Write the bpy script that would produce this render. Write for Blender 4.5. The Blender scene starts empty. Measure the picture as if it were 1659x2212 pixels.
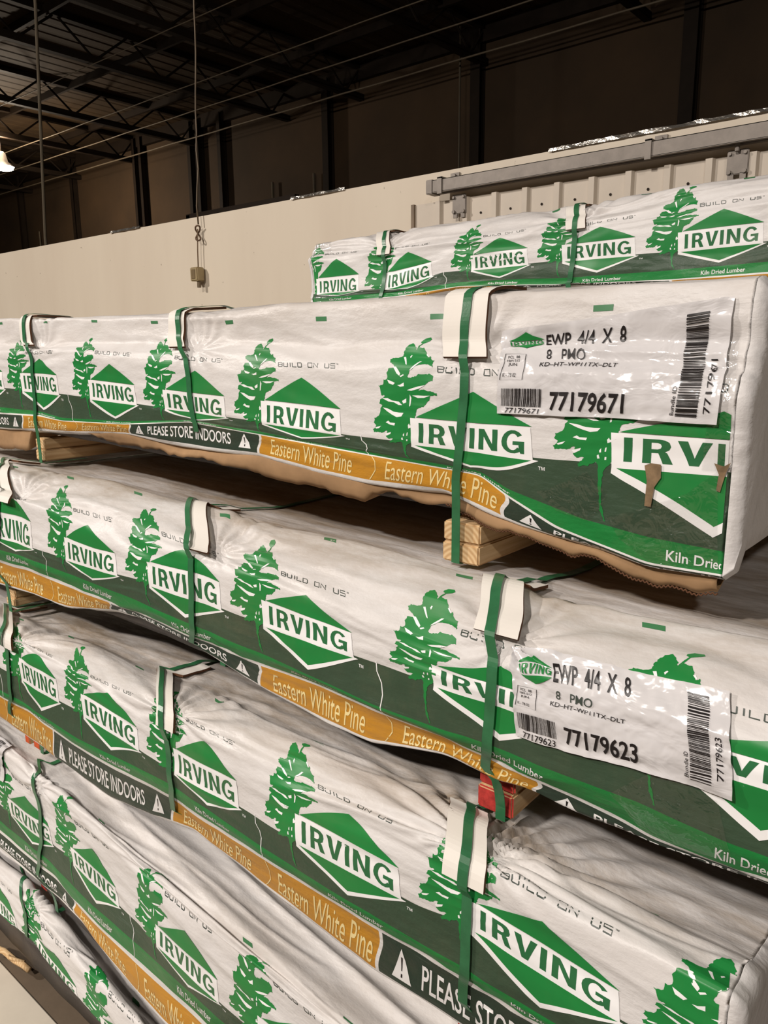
import bpy, bmesh, math, random
import numpy as np
from mathutils import Matrix, Vector
from mathutils.geometry import tessellate_polygon

S = bpy.context.scene
COL = S.collection

# ------------------------------------------------------------------ camera
def camera():
    p, y, r = math.radians(12.0), math.radians(50.0), math.radians(0.5)
    fh = Vector((-math.cos(y), math.sin(y), 0)); rt = Vector((math.sin(y), math.cos(y), 0)); up = Vector((0, 0, 1))
    fw = fh * math.cos(p) - up * math.sin(p); u = up * math.cos(p) + fh * math.sin(p)
    r2 = rt * math.cos(r) - u * math.sin(r); u2 = u * math.cos(r) + rt * math.sin(r)
    cd = bpy.data.cameras.new('camera'); cam = bpy.data.objects.new('camera', cd); COL.objects.link(cam)
    m = Matrix((r2, u2, -fw)).transposed().to_4x4(); m.translation = Vector((0, 0, 1.62))
    cam.matrix_world = m
    cd.sensor_fit = 'AUTO'; cd.sensor_width = 36.0; cd.lens = 1660.0 * 36.0 / 2212.0
    cd.clip_start = 0.02; cd.clip_end = 200
    S.camera = cam
camera()
S.view_settings.view_transform = 'Standard'; S.view_settings.look = 'None'
S.view_settings.gamma = 1.0; S.view_settings.use_curve_mapping = False
S.view_settings.exposure = 0.0

# ------------------------------------------------------------------ world + the hall's lamps
w = bpy.data.worlds.new('world'); S.world = w; w.use_nodes = True
w.node_tree.nodes['Background'].inputs[0].default_value = (1.0, .85, .7, 1)
w.node_tree.nodes['Background'].inputs[1].default_value = 0.008

def area(name, loc, target, power, size, color=(1, .92, .85)):
    l = bpy.data.lights.new(name, 'AREA'); l.energy = power; l.shape = 'DISK'; l.size = size; l.color = color
    o = bpy.data.objects.new(name, l); COL.objects.link(o); o.location = loc
    d = Vector(target) - Vector(loc); o.rotation_euler = d.to_track_quat('-Z', 'Y').to_euler()
    return o
area('bay_lamp_front', (-1.4, -5.2, 6.0), (-1.4, -3.2, 0), 530, .5)
area('bay_lamp_left', (-7.5, -3.6, 6.0), (-6.6, -1.0, 0), 530, .5)
area('bay_lamp_right', (3.6, -4.0, 6.0), (2.8, -2.0, 0), 150, .5)

# ------------------------------------------------------------------ materials
def srgb(r, g, b):
    f = lambda c: ((c / 255 + .055) / 1.055) ** 2.4 if c > 10 else c / 255 / 12.92
    return (f(r), f(g), f(b), 1)

class NT:
    def __init__(s, name):
        s.m = bpy.data.materials.new(name); s.m.use_nodes = True
        s.t = s.m.node_tree; s.b = s.t.nodes['Principled BSDF']
    def n(s, kind, **kw):
        o = s.t.nodes.new(kind)
        for k, v in kw.items():
            if k.startswith('i_'):
                o.inputs[int(k[2:]) if k[2:].isdigit() else k[2:]].default_value = v
            else: setattr(o, k, v)
        return o
    def l(s, a, b): s.t.links.new(a, b)
    def math(s, op, a, b=None, c=None):
        o = s.t.nodes.new('ShaderNodeMath'); o.operation = op
        for i, v in enumerate((a, b, c)):
            if v is None: continue
            if isinstance(v, (int, float)): o.inputs[i].default_value = v
            else: s.l(v, o.inputs[i])
        return o.outputs[0]
    def mix(s, f, a, b, mode='MIX'):
        o = s.t.nodes.new('ShaderNodeMixRGB'); o.blend_type = mode
        for i, v in enumerate((f, a, b)):
            if isinstance(v, (int, float)): o.inputs[i].default_value = v
            elif isinstance(v, tuple): o.inputs[i].default_value = v
            else: s.l(v, o.inputs[i])
        return o.outputs[0]
    def noise(s, scale, detail=4, rough=.6, vec=None, stretch=None, dist=0):
        if stretch is not None:
            mp = s.n('ShaderNodeMapping'); mp.inputs['Scale'].default_value = stretch
            s.l(vec, mp.inputs[0]); vec = mp.outputs[0]
        o = s.n('ShaderNodeTexNoise'); o.inputs['Scale'].default_value = scale
        o.inputs['Detail'].default_value = detail; o.inputs['Roughness'].default_value = rough; o.inputs['Distortion'].default_value = dist
        if vec is not None: s.l(vec, o.inputs['Vector'])
        return o.outputs['Fac']
    def ramp(s, v, a, b, lo=0., hi=1.):
        o = s.t.nodes.new('ShaderNodeMapRange'); o.clamp = True
        s.l(v, o.inputs[0])
        for i, x in enumerate((a, b, lo, hi)): o.inputs[i + 1].default_value = x
        return o.outputs[0]
    def bump(s, h, strength, dist=.001):
        o = s.n('ShaderNodeBump'); o.inputs['Strength'].default_value = strength; o.inputs['Distance'].default_value = dist
        s.l(h, o.inputs['Height']); s.l(o.outputs[0], s.b.inputs['Normal'])
    def set(s, **kw):
        for k, v in kw.items():
            i = s.b.inputs[k.replace('_', ' ')]
            if isinstance(v, (int, float, tuple)): i.default_value = v
            else: s.l(v, i)
    def coord(s, which='Object'):
        return s.n('ShaderNodeTexCoord').outputs[which]

def plain(name, col, rough=.6, metal=0., spec=.5, var=.15, vscale=6., bump=.0, bscale=80.):
    m = NT(name); c = m.coord()
    nz = m.noise(vscale, 5, .65, c)
    dark = tuple(x * (1 - var) for x in col[:3]) + (1,); light = tuple(min(1, x * (1 + var)) for x in col[:3]) + (1,)
    m.set(Base_Color=m.mix(m.ramp(nz, .3, .7), dark, light), Roughness=rough, Metallic=metal)
    m.b.inputs['Specular IOR Level'].default_value = spec
    if bump: m.bump(m.noise(bscale, 3, .6, c), bump)
    return m.m

WHITE = (.74, .715, .70, 1)
DKG = srgb(56, 76, 57); LTG = srgb(26, 124, 56); ORG = srgb(196, 138, 40); BAND = srgb(40, 58, 46); INKW = (.78, .76, .74, 1)

def dirt(m, c, col, amount=.35, uv=None):
    """scuffs and warehouse dust of their own shape"""
    s1 = m.noise(2.2, 6, .72, c, (2.2, 1.0, 1.0))
    s2 = m.noise(9, 5, .7, c, (.5, 3.0, 3.0))
    f = m.math('MULTIPLY', m.ramp(s1, .46, .76), m.ramp(s2, .35, .75))
    f = m.math('MULTIPLY', f, amount)
    return m.mix(f, col, srgb(148, 128, 104))

def wrap_material(name, grime):
    m = NT(name); c = m.coord()
    uv = m.n('ShaderNodeUVMap', uv_map='print'); sep = m.n('ShaderNodeSeparateXYZ'); m.l(uv.outputs[0], sep.inputs[0])
    s, v = sep.outputs[0], sep.outputs[1]
    # v below 0 printed bands; stepwise
    def lt(x): return m.math('LESS_THAN', v, x)
    wn = m.noise(1.2, 6, .7, c, (1.6, 1, 1))
    white = m.mix(m.ramp(wn, .35, .7), WHITE, (.68, .655, .635, 1))
    gr = m.ramp(v, .06, .22)
    g2 = m.noise(5, 6, .75, c, (.45, 1.6, 1.6))
    gm = m.math('MULTIPLY', m.math('MULTIPLY', gr, m.ramp(g2, .34, .62)), grime)
    white = m.mix(gm, white, srgb(150, 132, 110))
    col = m.mix(lt(0.0), white, DKG)
    col = m.mix(lt(-.060), col, LTG)
    col = m.mix(lt(-.087), col, INKW)
    sm = m.math('FLOORED_MODULO', m.math('ADD', s, 0.0), .92)
    wob = m.math('MULTIPLY', m.math('SINE', m.math('MULTIPLY', v, 140)), .004)
    sm2 = m.math('ADD', sm, wob)
    inband = m.math('MULTIPLY', m.math('GREATER_THAN', sm2, .252), m.math('LESS_THAN', sm2, .672))
    strip = m.mix(inband, ORG, BAND)
    near = m.math('MINIMUM', m.math('ABSOLUTE', m.math('SUBTRACT', sm2, .252)), m.math('ABSOLUTE', m.math('SUBTRACT', sm2, .672)))
    strip = m.mix(m.math('LESS_THAN', near, .003), strip, INKW)
    col = m.mix(lt(-.0935), col, strip)
    col = m.mix(lt(-.131), col, INKW)
    col = m.mix(lt(-.152), col, srgb(56, 50, 47))
    # pale scuffs worn into the print
    sc = m.noise(14, 6, .8, c, (.25, 1, 3.5))
    printed = m.math('MULTIPLY', lt(0.0), m.ramp(sc, .60, .80))
    col = m.mix(m.math('MULTIPLY', printed, .35), col, srgb(150, 160, 150))
    col = dirt(m, c, col, .30)
    rough = m.ramp(m.noise(6, 4, .6, c), .3, .7, .36, .56)
    m.set(Base_Color=col, Roughness=rough)
    m.b.inputs['Specular IOR Level'].default_value = .4
    wave = m.n('ShaderNodeTexNoise'); wave.inputs['Scale'].default_value = 46; wave.inputs['Detail'].default_value = 5
    mp = m.n('ShaderNodeMapping'); mp.inputs['Scale'].default_value = (.45, 1, 1.3); m.l(c, mp.inputs[0]); m.l(mp.outputs[0], wave.inputs[0])
    fine = m.noise(160, 3, .6, c)
    m.bump(m.math('ADD', wave.outputs['Fac'], m.math('MULTIPLY', fine, .22)), .5, .0045)
    return m.m

def ink(name, col, rough=.42, am=.25):
    m = NT(name); c = m.coord()
    n1 = m.noise(3, 5, .7, c)
    cc = m.mix(m.ramp(n1, .3, .75), col, tuple(min(1, x * 1.35) for x in col[:3]) + (1,))
    m.set(Base_Color=dirt(m, c, cc, am), Roughness=rough); m.b.inputs['Specular IOR Level'].default_value = .4
    return m.m

M = {}
M['wrap'] = wrap_material('printed_wrap', .35)
M['wrap_dirty'] = wrap_material('printed_wrap_dusty', .9)
M['green'] = ink('green_ink', srgb(26, 118, 54))
M['letter'] = ink('letter_green_ink', srgb(38, 98, 58))
M['white'] = ink('white_ink', INKW, am=.12)
M['text'] = ink('dark_text_ink', srgb(58, 66, 60), am=.1)
M['dash'] = ink('dash_green_ink', srgb(58, 112, 72), am=.1)
M['cream'] = ink('cream_ink', srgb(232, 208, 150), am=.1)
M['black'] = ink('black_ink', srgb(28, 24, 24), .35, am=.04)
M['strap'] = plain('green_polyester_strap', srgb(48, 106, 68), .32, 0, .55, .18, 25, .15, 300)
M['card_white'] = plain('white_faced_card', srgb(230, 224, 215), .6, 0, .3, .04, 8, .08, 60)
M['card_torn'] = plain('torn_brown_card', srgb(128, 106, 80), .8, 0, .2, .3, 60)
M['card_brown'] = plain('brown_card', srgb(158, 126, 92), .8, 0, .2, .22, 9, .3, 60)
M['card_edge'] = plain('brown_card_edge', srgb(96, 66, 46), .85, 0, .2, .2, 40)
M['red'] = plain('red_end_paint', srgb(176, 58, 52), .75, 0, .2, .45, 70, .2, 120)
M['orange_paint'] = plain('orange_end_paint', srgb(200, 88, 50), .7, 0, .2, .3, 60, .2, 120)

def wood(name, a, b):
    m = NT(name); c = m.coord()
    geo = m.n('ShaderNodeNewGeometry'); sepn = m.n('ShaderNodeSeparateXYZ'); m.l(geo.outputs['True Normal'], sepn.inputs[0])
    endf = m.math('GREATER_THAN', m.math('ABSOLUTE', sepn.outputs[1]), .6)
    grain = m.noise(7, 6, .6, c, (9, .35, 12), 1.2)
    w1 = m.n('ShaderNodeTexWave'); w1.wave_type = 'RINGS'; w1.rings_direction = 'Y'
    w1.inputs['Scale'].default_value = 42; w1.inputs['Distortion'].default_value = 1.5; w1.inputs['Detail'].default_value = 2
    mp = m.n('ShaderNodeMapping'); mp.inputs['Location'].default_value = (.006, 0, .012); m.l(c, mp.inputs[0]); m.l(mp.outputs[0], w1.inputs[0])
    f = m.mix(endf, m.ramp(grain, .35, .7), w1.outputs['Fac'])
    m.set(Base_Color=m.mix(f, a, b), Roughness=.75); m.b.inputs['Specular IOR Level'].default_value = .25
    m.bump(grain, .2, .002)
    return m.m
M['pine'] = wood('raw_pine', srgb(222, 192, 148), srgb(194, 156, 110))
M['galv'] = plain('galvanised_steel', srgb(132, 124, 116), .5, .35, .5, .15, 14, .05, 60)
M['foil'] = None

def label_material():
    m = NT('glossy_paper_label'); c = m.coord()
    n1 = m.noise(3, 4, .6, c)
    m.set(Base_Color=m.mix(m.ramp(n1, .3, .7), (.72, .70, .70, 1), (.64, .62, .62, 1)), Roughness=.22)
    m.b.inputs['Coat Weight'].default_value = .6; m.b.inputs['Coat Roughness'].default_value = .12
    m.bump(m.noise(22, 3, .5, c, (1, 1, 1.6), .6), .35, .012)
    return m.m
M['label'] = label_material()

# ------------------------------------------------------------------ object helpers
def link(name, mesh, parent=None):
    o = bpy.data.objects.new(name, mesh); COL.objects.link(o)
    if parent is not None: o.parent = parent
    return o

def mesh_from(name, verts, faces, mats, fm=None, smooth=False):
    me = bpy.data.meshes.new(name); me.from_pydata([tuple(map(float, v)) for v in verts], [], [tuple(f) for f in faces])
    for m in mats: me.materials.append(m)
    if fm is not None: me.polygons.foreach_set('material_index', np.asarray(fm, dtype=np.int32))
    if smooth: me.polygons.foreach_set('use_smooth', np.ones(len(me.polygons), dtype=bool))
    me.update()
    return me

def tag(o, label=None, cat=None, group=None, kind=None):
    if label: o['label'] = label
    if cat: o['category'] = cat
    if group: o['group'] = group
    if kind: o['kind'] = kind
    return o

def thing(name, loc, label, cat, group=None):
    o = bpy.data.objects.new(name, None); COL.objects.link(o); o.location = loc; o.empty_display_size = .1
    return tag(o, label, cat, group)

class BM:
    """collects shapes for ONE mesh object"""
    def __init__(s): s.v = []; s.f = []; s.m = []
    def add(s, vs, fs, mi=0):
        b = len(s.v); s.v += [tuple(v) for v in vs]; s.f += [tuple(i + b for i in f) for f in fs]; s.m += [mi] * len(fs)
    def box(s, a, b, mi=0, front=None, bevel=0.0):
        x0, y0, z0 = a; x1, y1, z1 = b
        if bevel:
            bm = bmesh.new(); bmesh.ops.create_cube(bm, size=1)
            for v in bm.verts: v.co = Vector((x0 + (v.co.x + .5) * (x1 - x0), y0 + (v.co.y + .5) * (y1 - y0), z0 + (v.co.z + .5) * (z1 - z0)))
            bmesh.ops.bevel(bm, geom=bm.edges[:], offset=bevel, segments=2, affect='EDGES')
            bm.verts.index_update(); bm.normal_update()
            base = len(s.v); s.v += [tuple(v.co) for v in bm.verts]
            for f in bm.faces:
                s.f.append(tuple(v.index + base for v in f.verts))
                s.m.append(front if (front is not None and f.normal.y < -.9) else mi)
            bm.free(); return
        vs = [(x, y, z) for z in (z0, z1) for y in (y0, y1) for x in (x0, x1)]
        s.add(vs, [(0, 2, 3, 1), (4, 5, 7, 6), (0, 1, 5, 4), (2, 6, 7, 3), (0, 4, 6, 2), (1, 3, 7, 5)], mi)
    def tube(s, pts, r, n=8, mi=0):
        pts = [Vector(p) for p in pts]; vs = []; fs = []
        for i, p in enumerate(pts):
            t = (pts[min(i + 1, len(pts) - 1)] - pts[max(i - 1, 0)]).normalized()
            a = t.cross(Vector((0.31, .22, .93)) if abs(t.z) < .9 else Vector((1, 0, 0))).normalized(); b = t.cross(a)
            for k in range(n):
                an = 2 * math.pi * k / n; vs.append(p + (a * math.cos(an) + b * math.sin(an)) * r)
        for i in range(len(pts) - 1):
            for k in range(n):
                fs.append((i * n + k, i * n + (k + 1) % n, (i + 1) * n + (k + 1) % n, (i + 1) * n + k))
        fs.append(tuple(range(n))[::-1]); fs.append(tuple((len(pts) - 1) * n + k for k in range(n)))
        s.add(vs, fs, mi)
    def cyl(s, a, b, r, n=16, mi=0): s.tube([a, b], r, n, mi)
    def strip(s, P, N, hw, th, mi=0, edge=None):
        """band of thickness th along centre rows P[i] = (left point, right point) with outward normals N[i]"""
        vs = []; fs = []; n = len(P)
        for (a, b), nn in zip(P, N):
            a = Vector(a); b = Vector(b); nn = Vector(nn)
            vs += [a, b, a + nn * th, b + nn * th]
        ed = []
        for i in range(n - 1):
            o = 4 * i
            fs += [(o + 2, o + 3, o + 7, o + 6), (o, o + 4, o + 5, o + 1)]
            ed += [(o, o + 2, o + 6, o + 4), (o + 1, o + 5, o + 7, o + 3)]
        ed += [(0, 1, 3, 2), (4 * n - 4, 4 * n - 2, 4 * n - 1, 4 * n - 3)]
        s.add(vs, fs, mi)
        b = len(s.v) - len(vs)
        s.f += [tuple(i + b for i in f) for f in ed]; s.m += [mi if edge is None else edge] * len(ed)
    def build(s, name, mats, parent=None, smooth=False, origin=None):
        vs = s.v
        if origin is not None: vs = [(v[0] - origin[0], v[1] - origin[1], v[2] - origin[2]) for v in vs]
        me = mesh_from(name, vs, s.f, mats if isinstance(mats, (list, tuple)) else [mats], s.m, smooth)
        o = link(name, me, parent)
        if parent is None and origin is not None: o.location = origin
        return o

def struct(o): o['kind'] = 'structure'; return o

# ------------------------------------------------------------------ building shell
BG = {}
def shell():
    conc = NT('concrete_floor'); c = conc.coord()
    f1 = conc.noise(1.2, 6, .7, c); f2 = conc.noise(30, 5, .7, c)
    conc.set(Base_Color=conc.mix(conc.ramp(f1, .3, .7), conc.mix(f2, srgb(96, 82, 66), srgb(116, 100, 82)), srgb(86, 74, 60)), Roughness=.6)  # dark brown tone also carries the shade on the floor along the stack
    conc.bump(f2, .15, .003)
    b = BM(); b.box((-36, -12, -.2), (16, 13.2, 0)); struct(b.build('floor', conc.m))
    deck = NT('dark_roof_deck'); c = deck.coord()
    deck.set(Base_Color=deck.mix(deck.ramp(deck.noise(.5, 4, .6, c), .3, .7), srgb(74, 54, 28), srgb(52, 40, 24)), Roughness=.8)
    b = BM()
    # ribbed deck: ribs run along Y
    n = 150; x0, x1 = -36.0, 16.0; prof = []
    for i in range(n):
        a = x0 + (x1 - x0) * i / n; wd = (x1 - x0) / n
        prof += [(a, 7.3), (a + wd * .5, 7.3), (a + wd * .6, 7.312), (a + wd * .9, 7.312)]
    prof.append((x1, 7.3))
    vs = [(x, y, z) for (x, z) in prof for y in (-12, 13.2)]
    b.add(vs, [(2 * i, 2 * i + 1, 2 * i + 3, 2 * i + 2) for i in range(len(prof) - 1)])
    b.box((x0, -12, 7.4), (x1, 13.2, 7.5))
    struct(b.build('ceiling', deck.m))
    blk = NT('far_wall_panels'); c = blk.coord()
    sp = blk.n('ShaderNodeSeparateXYZ'); blk.l(c, sp.inputs[0])
    blk.set(Base_Color=blk.mix(blk.ramp(blk.noise(.4, 5, .6, c), .3, .7), srgb(82, 62, 40), srgb(58, 44, 28)), Roughness=.85)
    b = BM(); b.box((-36, 13.0, 0), (16, 13.2, 7.4)); struct(b.build('wall_far', blk.m))
    b = BM(); b.box((-36.2, -12, 0), (-36, 13.2, 7.4)); struct(b.build('wall_left', blk.m))
    b = BM(); b.box((16, -12, 0), (16.2, 13.2, 7.4)); struct(b.build('wall_right', blk.m))
    b = BM(); b.box((-36, -12.2, 0), (16, -12, 7.4)); struct(b.build('wall_behind', blk.m))
    pw = NT('cream_painted_partition'); c = pw.coord()
    st = pw.noise(1.1, 5, .6, c, (1.4, 1, .25)); sp2 = pw.noise(60, 3, .6, c)
    col = pw.mix(pw.ramp(st, .3, .72), srgb(224, 212, 192), srgb(214, 200, 180))
    col = pw.mix(pw.math('MULTIPLY', pw.ramp(pw.noise(26, 2, .5, c), .76, .80), .6), col, srgb(130, 116, 98))
    pw.set(Base_Color=col, Roughness=.55); pw.bump(sp2, .08, .002)
    b = BM(); b.box((-30, 3.6, 0), (6, 3.75, 2.55)); struct(b.build('wall_back', pw.m))
    BG['cream'] = pw.m
    dk = plain('dark_steel', srgb(40, 31, 23), .7, 0, .2, .2, 3); BG['dark'] = dk
    k = 1
    # roof trusses across the hall (parallel to Y), with webs
    for x in (-25.6, -22.6, -19.6, -16.9, -13.6, -11.4, -8.4, -5.4, -2.4, .6):
        b = BM()
        b.box((x - .06, -12, 6.62), (x + .06, 13, 6.74)); b.box((x - .06, -12, 7.2), (x + .06, 13, 7.3))
        y = -12.0; fl = 0
        while y < 12.9:
            b.tube([(x, y, 6.7 if fl else 7.25), (x, min(y + .7, 12.95), 7.25 if fl else 6.7)], .022, 5); fl ^= 1; y += .7
        struct(b.build('trim_%d' % k, dk)); k += 1
    # purlins along X
    for y in (5.2, 7.4, 9.6, 11.6):
        b = BM(); b.box((-36, y - .03, 7.16), (16, y + .03, 7.3)); struct(b.build('trim_%d' % k, dk)); k += 1
    # eave beam and columns on the far wall
    b = BM(); b.box((-36, 12.88, 7.0), (16, 13, 7.3)); struct(b.build('trim_%d' % k, dk)); k += 1
    for x, wd in ((-26.2, .14), (-22.85, .12), (-19.5, .11), (-19.2, .11), (-17.05, .12), (-16.72, .12), (-15.86, .12), (-12.3, .17), (-8.5, .2), (-4.65, .22), (-.8, .2)):
        b = BM(); x0, x1 = x - wd / 2, x + wd / 2
        b.box((x0, 12.8, 0), (x1, 12.82, 7.2)); b.box((x0, 12.97, 0), (x1, 12.99, 7.2)); b.box((x - .015, 12.82, 0), (x + .015, 12.97, 7.2))
        struct(b.build('trim_%d' % k, dk)); k += 1
shell()

def overhead():
    cab = plain('pale_cable', srgb(118, 106, 88), .6, 0, .3, .1, 5)
    cab2 = plain('grey_conduit', srgb(96, 86, 70), .6, .2, .3, .1, 5)
    for i, (y, z, r, lab) in enumerate(((12.2, 6.55, .016, 'thin pale cable running lowest along the dark roof, nearest the far wall'),
                                         (11.0, 6.58, .012, 'thin pale cable strung under the dark trusses, second from the far wall'),
                                         (10.0, 6.6, .010, 'thin pale cable strung under the dark trusses, third from the far wall'),
                                         (8.2, 6.6, .008, 'faint thin cable strung high under the trusses, nearest the viewer'))):
        b = BM(); pts = []
        for j in range(60):
            x = -34 + 48 * j / 59
            pts.append((x, y, z - .012 * abs(math.sin(j * .9))))
        b.tube(pts, r, 6)
        tag(b.build('ceiling_cable', cab, origin=(0, y, z)), lab, 'cable', 'cables under the roof')
    # high-bay lamp
    t = thing('high_bay_lamp', (-19.6, 9.27, 5.95), 'bright high-bay lamp hanging under the roof at the left edge', 'lamp')
    b = BM(); seg = 24; vs = []; fs = []
    for (r, z) in ((.06, .34), (.10, .30), (.14, .12), (.27, 0)):
        for kk in range(seg):
            a = 2 * math.pi * kk / seg; vs.append((r * math.cos(a), r * math.sin(a), z))
    for i in range(3):
        for kk in range(seg): fs.append((i * seg + kk, i * seg + (kk + 1) % seg, (i + 1) * seg + (kk + 1) % seg, (i + 1) * seg + kk))
    b.add(vs, fs); b.build('reflector', M['galv'], t, True)
    em = NT('lit_lamp_lens'); em.set(Base_Color=(1, 1, 1, 1)); em.b.inputs['Emission Color'].default_value = (1, .93, .85, 1); em.b.inputs['Emission Strength'].default_value = 60
    b = BM(); b.cyl((0, 0, -.05), (0, 0, .02), .24, 24); b.build('lens', em.m, t)
    b = BM(); b.tube([(0, 0, .3), (0, 0, .75)], .012, 6); b.build('hanger_rod', BG['dark'], t)
    l = bpy.data.lights.new('high_bay_glow', 'POINT'); l.energy = 320; l.color = (1, .84, .66); l.shadow_soft_size = .2
    lu = bpy.data.lights.new('ceiling_fill_light', 'POINT'); lu.energy = 95; lu.color = (1, .80, .58); lu.shadow_soft_size = .2  # added fill light above the reflector, only to brighten the roof deck
    luo = bpy.data.objects.new('ceiling_fill_light', lu); COL.objects.link(luo); luo.parent = t; luo.location = (0, 0, .55)
    lo = bpy.data.objects.new('high_bay_glow', l); COL.objects.link(lo); lo.parent = t; lo.location = (0, 0, -.25)
    # vertical conduit beyond the partition
    b = BM(); b.tube([(-8.50, 4.6, 7.2), (-8.60, 4.6, 5.2), (-8.86, 4.6, 2.9), (-8.86, 4.6, 0.2)], .018, 8)
    t = b.build('conduit_pipe', cab2, origin=(-8.86, 4.6, 0)); tag(t, 'thin grey conduit rising behind the left end of the cream partition', 'pipe')
    for (x, lab) in ((-25.2, 'pale pipe low on the far wall beside the leftmost dark column'), (-14.1, 'pale pipe on the far wall left of the drop cord'), (-12.75, 'thin pale pipe on the far wall just right of the drop cord')):
        b = BM(); b.tube([(x, 12.9, 0), (x, 12.9, 5.4)], .03, 8)
        tag(b.build('wall_pipe', cab2, origin=(x, 12.9, 0)), lab, 'pipe', 'pipes on the far wall')
    b = BM(); b.tube([(-8.62, 12.5, 0), (-8.62, 12.5, 7.2)], .02, 8)
    tag(b.build('wall_pipe', cab2, origin=(-8.62, 12.5, 0)), 'thin pipe beside the dark column above the track end', 'pipe', 'pipes on the far wall')
    # dark duct bracket seen over the partition
    b = BM(); b.box((-7.3, 5.4, 2.6), (-7.24, 5.46, 3.05)); b.box((-7.3, 5.4, 3.0), (-5.6, 5.46, 3.06)); b.box((-7.3, 5.4, 0), (-7.24, 5.46, 2.62))
    tag(b.build('pipe_stand', BG['dark'], origin=(-7.3, 5.4, 0)), 'dark right-angled pipe stand showing over the partition right of the cord', 'pipe stand')
    # drop cord with outlet box
    og = (-4.71, 3.56, 2.1)
    t = thing('drop_cord', og, 'hanging drop cord with small outlet box in front of cream partition', 'cord')
    b = BM(); pts = []
    for j in range(40):
        f = j / 39; z = 7.2 + (2.49 - 7.2) * f
        pts.append((-4.36 - .32 * f + .006 * math.sin(j * 1.1) + (.010 * math.sin(j * 2.3) if f > .85 else 0), 3.56, z))
    b.tube(pts, .006, 6); b.build('cable', plain('grey_cord', srgb(104, 88, 68), .6), t, True, og)
    b = BM(); pp = []
    for j in range(30):
        a = j / 29 * 4 * math.pi; pp.append((-4.685 + .02 * math.cos(a), 3.56 + .014 * math.sin(a), 2.43 + .05 * math.cos(a * .5 + .4)))
    b.tube(pp, .006, 6); b.build('knot', plain('brown_cord', srgb(100, 76, 56), .7), t, True, og)
    b = BM(); b.tube([(-4.688, 3.56, 2.46), (-4.70, 3.56, 2.32), (-4.705, 3.56, 2.18)], .0045, 6); b.build('lower_cable', plain('tan_cord', srgb(120, 98, 74), .7), t, True, og)
    b = BM(); b.box((-4.752, 3.52, 2.105), (-4.668, 3.585, 2.20), bevel=.006); bx = b.build('outlet_box', plain('beige_outlet', srgb(160, 142, 106), .5), t, False, og)
    b = BM(); b.box((-4.735, 3.517, 2.12), (-4.690, 3.523, 2.185), bevel=.002); b.build('faceplate', plain('tan_faceplate', srgb(120, 102, 72), .5), bx, False, og)
    b = BM(); b.cyl((-4.692, 3.55, 2.06), (-4.692, 3.55, 2.11), .014, 10); b.build('plug', plain('dark_plug', srgb(106, 90, 68), .5), t, False, og)
overhead()

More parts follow.
